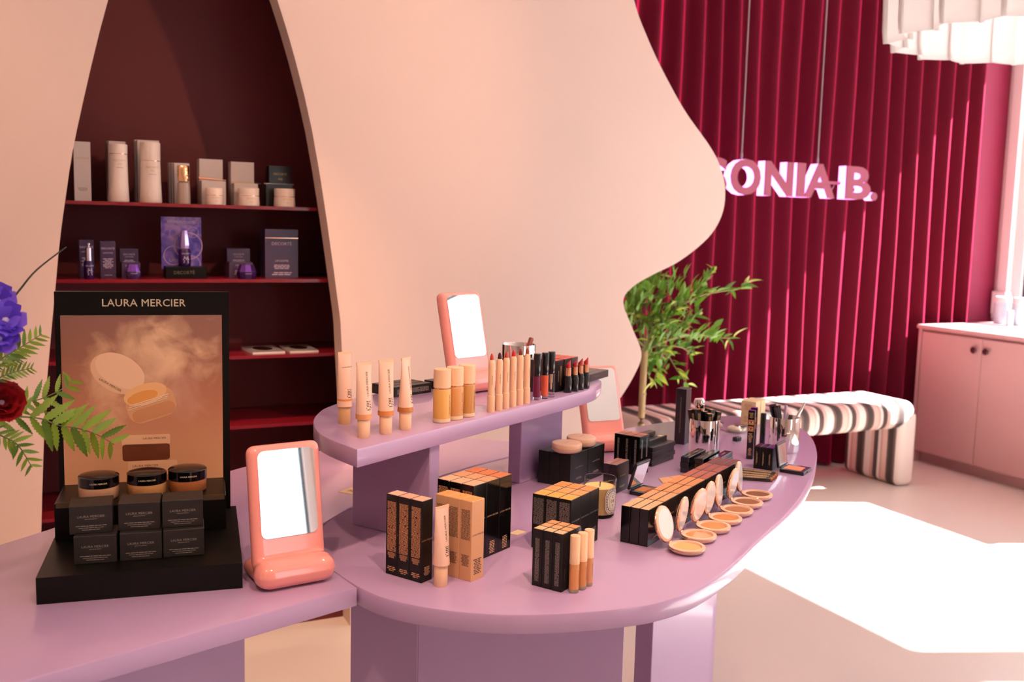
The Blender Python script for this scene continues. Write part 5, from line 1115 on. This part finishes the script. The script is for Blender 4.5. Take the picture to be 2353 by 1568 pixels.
# dense inner foliage nobody could count leaf by leaf
bmv = MB(); base = [[tuple(v.co) for v in m.vertices] for m in LM_]; bfs = [[tuple(p.vertices) for p in m.polygons] for m in LM_]
cores = [(1475, 680, 45, 45), (1510, 720, 55, 60), (1545, 770, 55, 50), (1500, 810, 40, 45), (1560, 690, 50, 35), (1525, 650, 40, 30), (1455, 700, 25, 50), (1600, 780, 50, 20)]
for k in range(240):
    cx, cy, rx, ry = rnd.choice(cores); px = rnd.gauss(cx, rx*.6); py = rnd.gauss(cy, ry*.6); p = tl_(px, py, rnd.uniform(-.14, .14)); q = rnd.randrange(3)
    d = (p-top*.6+Vector((rnd.uniform(-.2, .2), rnd.uniform(-.25, .1), rnd.uniform(-.2, .2)))); 
    if d.length < .01: continue
    bmv.add(base[q], bfs[q], orient(p, d, rnd.uniform(-1, 1)) @ Matrix.Scale(rnd.uniform(.045, .085), 4))
fo = put('foliage', bmv.mesh('foliage', 60), LFM[0], tree); fo['kind'] = 'stuff'
# ================================================================ flower arrangement at the left edge (vase stands just out of view)
M_fern = leafm('fern_green', '#7A9428'); M_fernd = leafm('fern_dark', '#55751E'); M_stem = mat('green_stem', '#5B6A28', 0.6); M_twg = mat('dark_twig', '#2E2420', 0.7)  # the second fern green is a darker tone, given to leaflets at random
VX, VY = -.34, 1.66
vase = thing('vase', 'white vase holding the flower arrangement on the counter', 'vase', T(VX, VY, TZ))
put('vase_body', MB().lathe([(0, .002), (.045, 0), (.06, .02), (.065, .09), (.045, .17), (.032, .19), (.034, .2), (.030, .2), (.028, .188), (.040, .165), (.058, .09), (.05, .02), (0, .008)], 28).mesh('v', 60), mat('white_ceramic', '#EDE6E0', 0.25), vase)
def fpt(px, py, Y): p = PY(px, py, Y); return Vector((p.x, p.y, p.z))
def stem_to(p0, d=.03):
    """stem points from the vase mouth to p0"""
    a = Vector((VX+rnd.uniform(-.012, .012), VY+rnd.uniform(-.012, .012), TZ+.03)); b = Vector((a.x*.98+VX*.02, a.y, TZ+.21)); m = b.lerp(p0, .55)+Vector((0, 0, .03)); return [a, b, m, p0]
def serrated(L=1.0, W=.17, n=9):
    vs = []; fs = []
    for i in range(n+1):
        t = i/n; w = W*(1-t)**.75*(1-.35*max(0, .25-t)/.25)
        vs += [(L*t, 0, -.05*t*t)]
        if i < n: vs += [(L*(t+.10), w, -.02-.05*t*t), (L*(t+.10), -w, -.02-.05*t*t)]
    for i in range(n):
        a = 3*i; b = 3*(i+1); fs += [(a, a+1, b), (a, b, a+2)]
    # outer teeth
    return MB().add(vs, fs).mesh('pinna', 60)
def pinna_mesh(n=10):
    vs = []; fs = []; W = .16
    for i in range(n+1):
        t = i/n; w = W*(math.sin(PI*(t*.86+.12)))**.9*(1-t*.35)
        k = 1.0 if i % 2 else .72
        vs += [(t, -w*k, -.06*t*t+.02*k), (t, 0, -.06*t*t), (t, w*k, -.06*t*t+.02*k)]
    for i in range(n):
        a = 3*i; fs += [(a, a+3, a+4, a+1), (a+1, a+4, a+5, a+2)]
    return MB().add(vs, fs).mesh('pinna', 60)
PIN = pinna_mesh(16)
def frond(pts, Y0, Y1, n, plen, label, lo=.15, m=None, up=None, start=0.0):
    P3 = [fpt(px, py, Y0+(Y1-Y0)*i/(len(pts)-1)) for i, (px, py) in enumerate(pts)]
    t_ = thing('fern_frond', label, 'plant', Matrix.Translation(P3[0]), 'fern fronds'); o0 = P3[0]
    path = [Vector(p) for p in catmull([tuple(p-o0) for p in P3], 6, False)]
    put('rachis', MB().tube([tuple(p-o0) for p in stem_to(P3[0])[:-1]]+[tuple(p) for p in path], [.0022]*3+[.0018*(1-.7*i/len(path)) for i in range(len(path))], 6).mesh('r', 60), M_stem, t_)
    cd_ = (Vector(o0)-CAM).normalized()
    for k in range(n):
        t = start+(1-start)*(k+.4)/n; i = min(int(t*(len(path)-1)), len(path)-2); p = path[i].lerp(path[i+1], t*(len(path)-1)-i); ax = (path[i+1]-path[i]).normalized()
        nrm = ax.cross(cd_).normalized()
        for s in (-1, 1):
            d = (ax*.72+nrm*s*.75+cd_*rnd.uniform(-.25, .15)).normalized(); L = plen*(math.sin(PI*(lo+(1-lo)*(1-t)*.92))**.7)*rnd.uniform(.88, 1.08)
            x = d; z = -cd_; y = z.cross(x).normalized(); z = x.cross(y)
            put('leaflet', PIN, (m or M_fern) if rnd.random() < .7 else M_fernd, t_, Matrix.Translation(p) @ Matrix((x, y, z)).transposed().to_4x4() @ Matrix.Rotation(rnd.uniform(-.5, .5), 4, 'X') @ Matrix.Scale(L, 4))
    return t_
frond([(-70, 985), (20, 960), (90, 962), (135, 978), (180, 985), (225, 1000), (262, 1022)], 1.70, 1.86, 12, .062, 'broad green fern frond reaching in front of the display stand')
frond([(-60, 880), (0, 828), (45, 800), (96, 768)], 1.68, 1.76, 13, .030, 'narrow fern frond curling up below the purple flowers')
frond([(-60, 900), (0, 868), (35, 855), (74, 846)], 1.66, 1.70, 12, .018, 'thin fern tip pointing right above the red flower')
frond([(-60, 960), (0, 1000), (40, 1022), (74, 1075)], 1.66, 1.72, 11, .030, 'fern frond drooping below the red flower')
frond([(-60, 850), (0, 838), (25, 832), (46, 826)], 1.72, 1.74, 9, .016, 'short fern tip just under the curled frond')
frond([(-70, 940), (20, 940), (60, 925), (100, 915), (150, 890), (165, 872)], 1.74, 1.90, 9, .040, 'fern frond rising behind the broad frond')
# purple flowers
M_pet = leafm('violet_petal', '#7A5AD8'); M_petd = leafm('violet_petal_deep', '#5B3CC0'); M_redp = leafm('red_petal', '#8C1018')
def petal(n=6):
    vs = []; fs = []
    for i in range(n+1):
        t = i/n; w = .42*math.sin(PI*(t*.72+.02))**.8
        for j in range(-2, 3): vs.append((t, w*j/2, .22*t*t+.05*math.sin(j*2.5+i)*t))
    for i in range(n):
        for j in range(4): a = 5*i+j; fs.append((a, a+5, a+6, a+1))
    return MB().add(vs, fs).mesh('petal', 70)
PET = petal()
def flower(px, py, Y, R, n, m, label, layers=1, name='purple_flower'):
    c = fpt(px, py, Y); t_ = thing(name, label, 'flower', Matrix.Translation(c), None); cd_ = (c-CAM).normalized()
    z = (-cd_+Vector((.25, 0, .35))).normalized(); x = Vector((0, 0, 1)).cross(z).normalized(); y = z.cross(x); Fm = Matrix((x, y, z)).transposed().to_4x4()
    for l in range(layers):
        for k in range(n):
            put('petal', PET, m[(k+l) % len(m)], t_, Fm @ Matrix.Rotation(2*PI*(k+.5*l)/n+rnd.uniform(-.1, .1), 4, 'Z') @ Matrix.Rotation(-.25-.35*l+rnd.uniform(-.12, .12), 4, 'Y') @ Matrix.Scale(R*(1-.18*l), 4))
    put('flower_centre', MB().lathe([(0, -.002), (R*.16, 0), (R*.18, R*.1), (R*.1, R*.2), (0, R*.22)], 12), mat('pale_stamen', '#CBB8D8', 0.7), t_, Fm)
    put('stem', MB().tube([tuple(p-c) for p in stem_to(c-z*.004)], .0018, 6).mesh('s', 60), M_stem, t_)
flower(12, 738, 1.66, .030, 6, [M_pet, M_petd], 'ruffled purple flower head nearest the twig', 2)
flower(-8, 692, 1.68, .028, 6, [M_pet, M_petd], 'upper purple flower cut by the left edge', 2)
flower(-4, 780, 1.65, .028, 6, [M_petd, M_pet], 'lower purple flower above the fern', 2)
flower(2, 928, 1.70, .036, 11, [M_redp], 'dark red flower half hidden by fern', 3, 'red_flower')
tw = [fpt(-60, 800, 1.7), fpt(15, 705, 1.72), fpt(45, 667, 1.73), fpt(85, 620, 1.74), fpt(152, 568, 1.76)]
o0 = tw[0]; t_ = thing('dry_twig', 'thin dark bare twig pointing up to the niche', 'twig', Matrix.Translation(o0), None)
pth = catmull([tuple(p-o0) for p in stem_to(tw[0])[:-1]+tw], 5, False); put('twig', MB().tube(pth, [.0028*(1-.6*i/len(pth)) for i in range(len(pth))], 7).mesh('tw', 60), M_twg, t_)
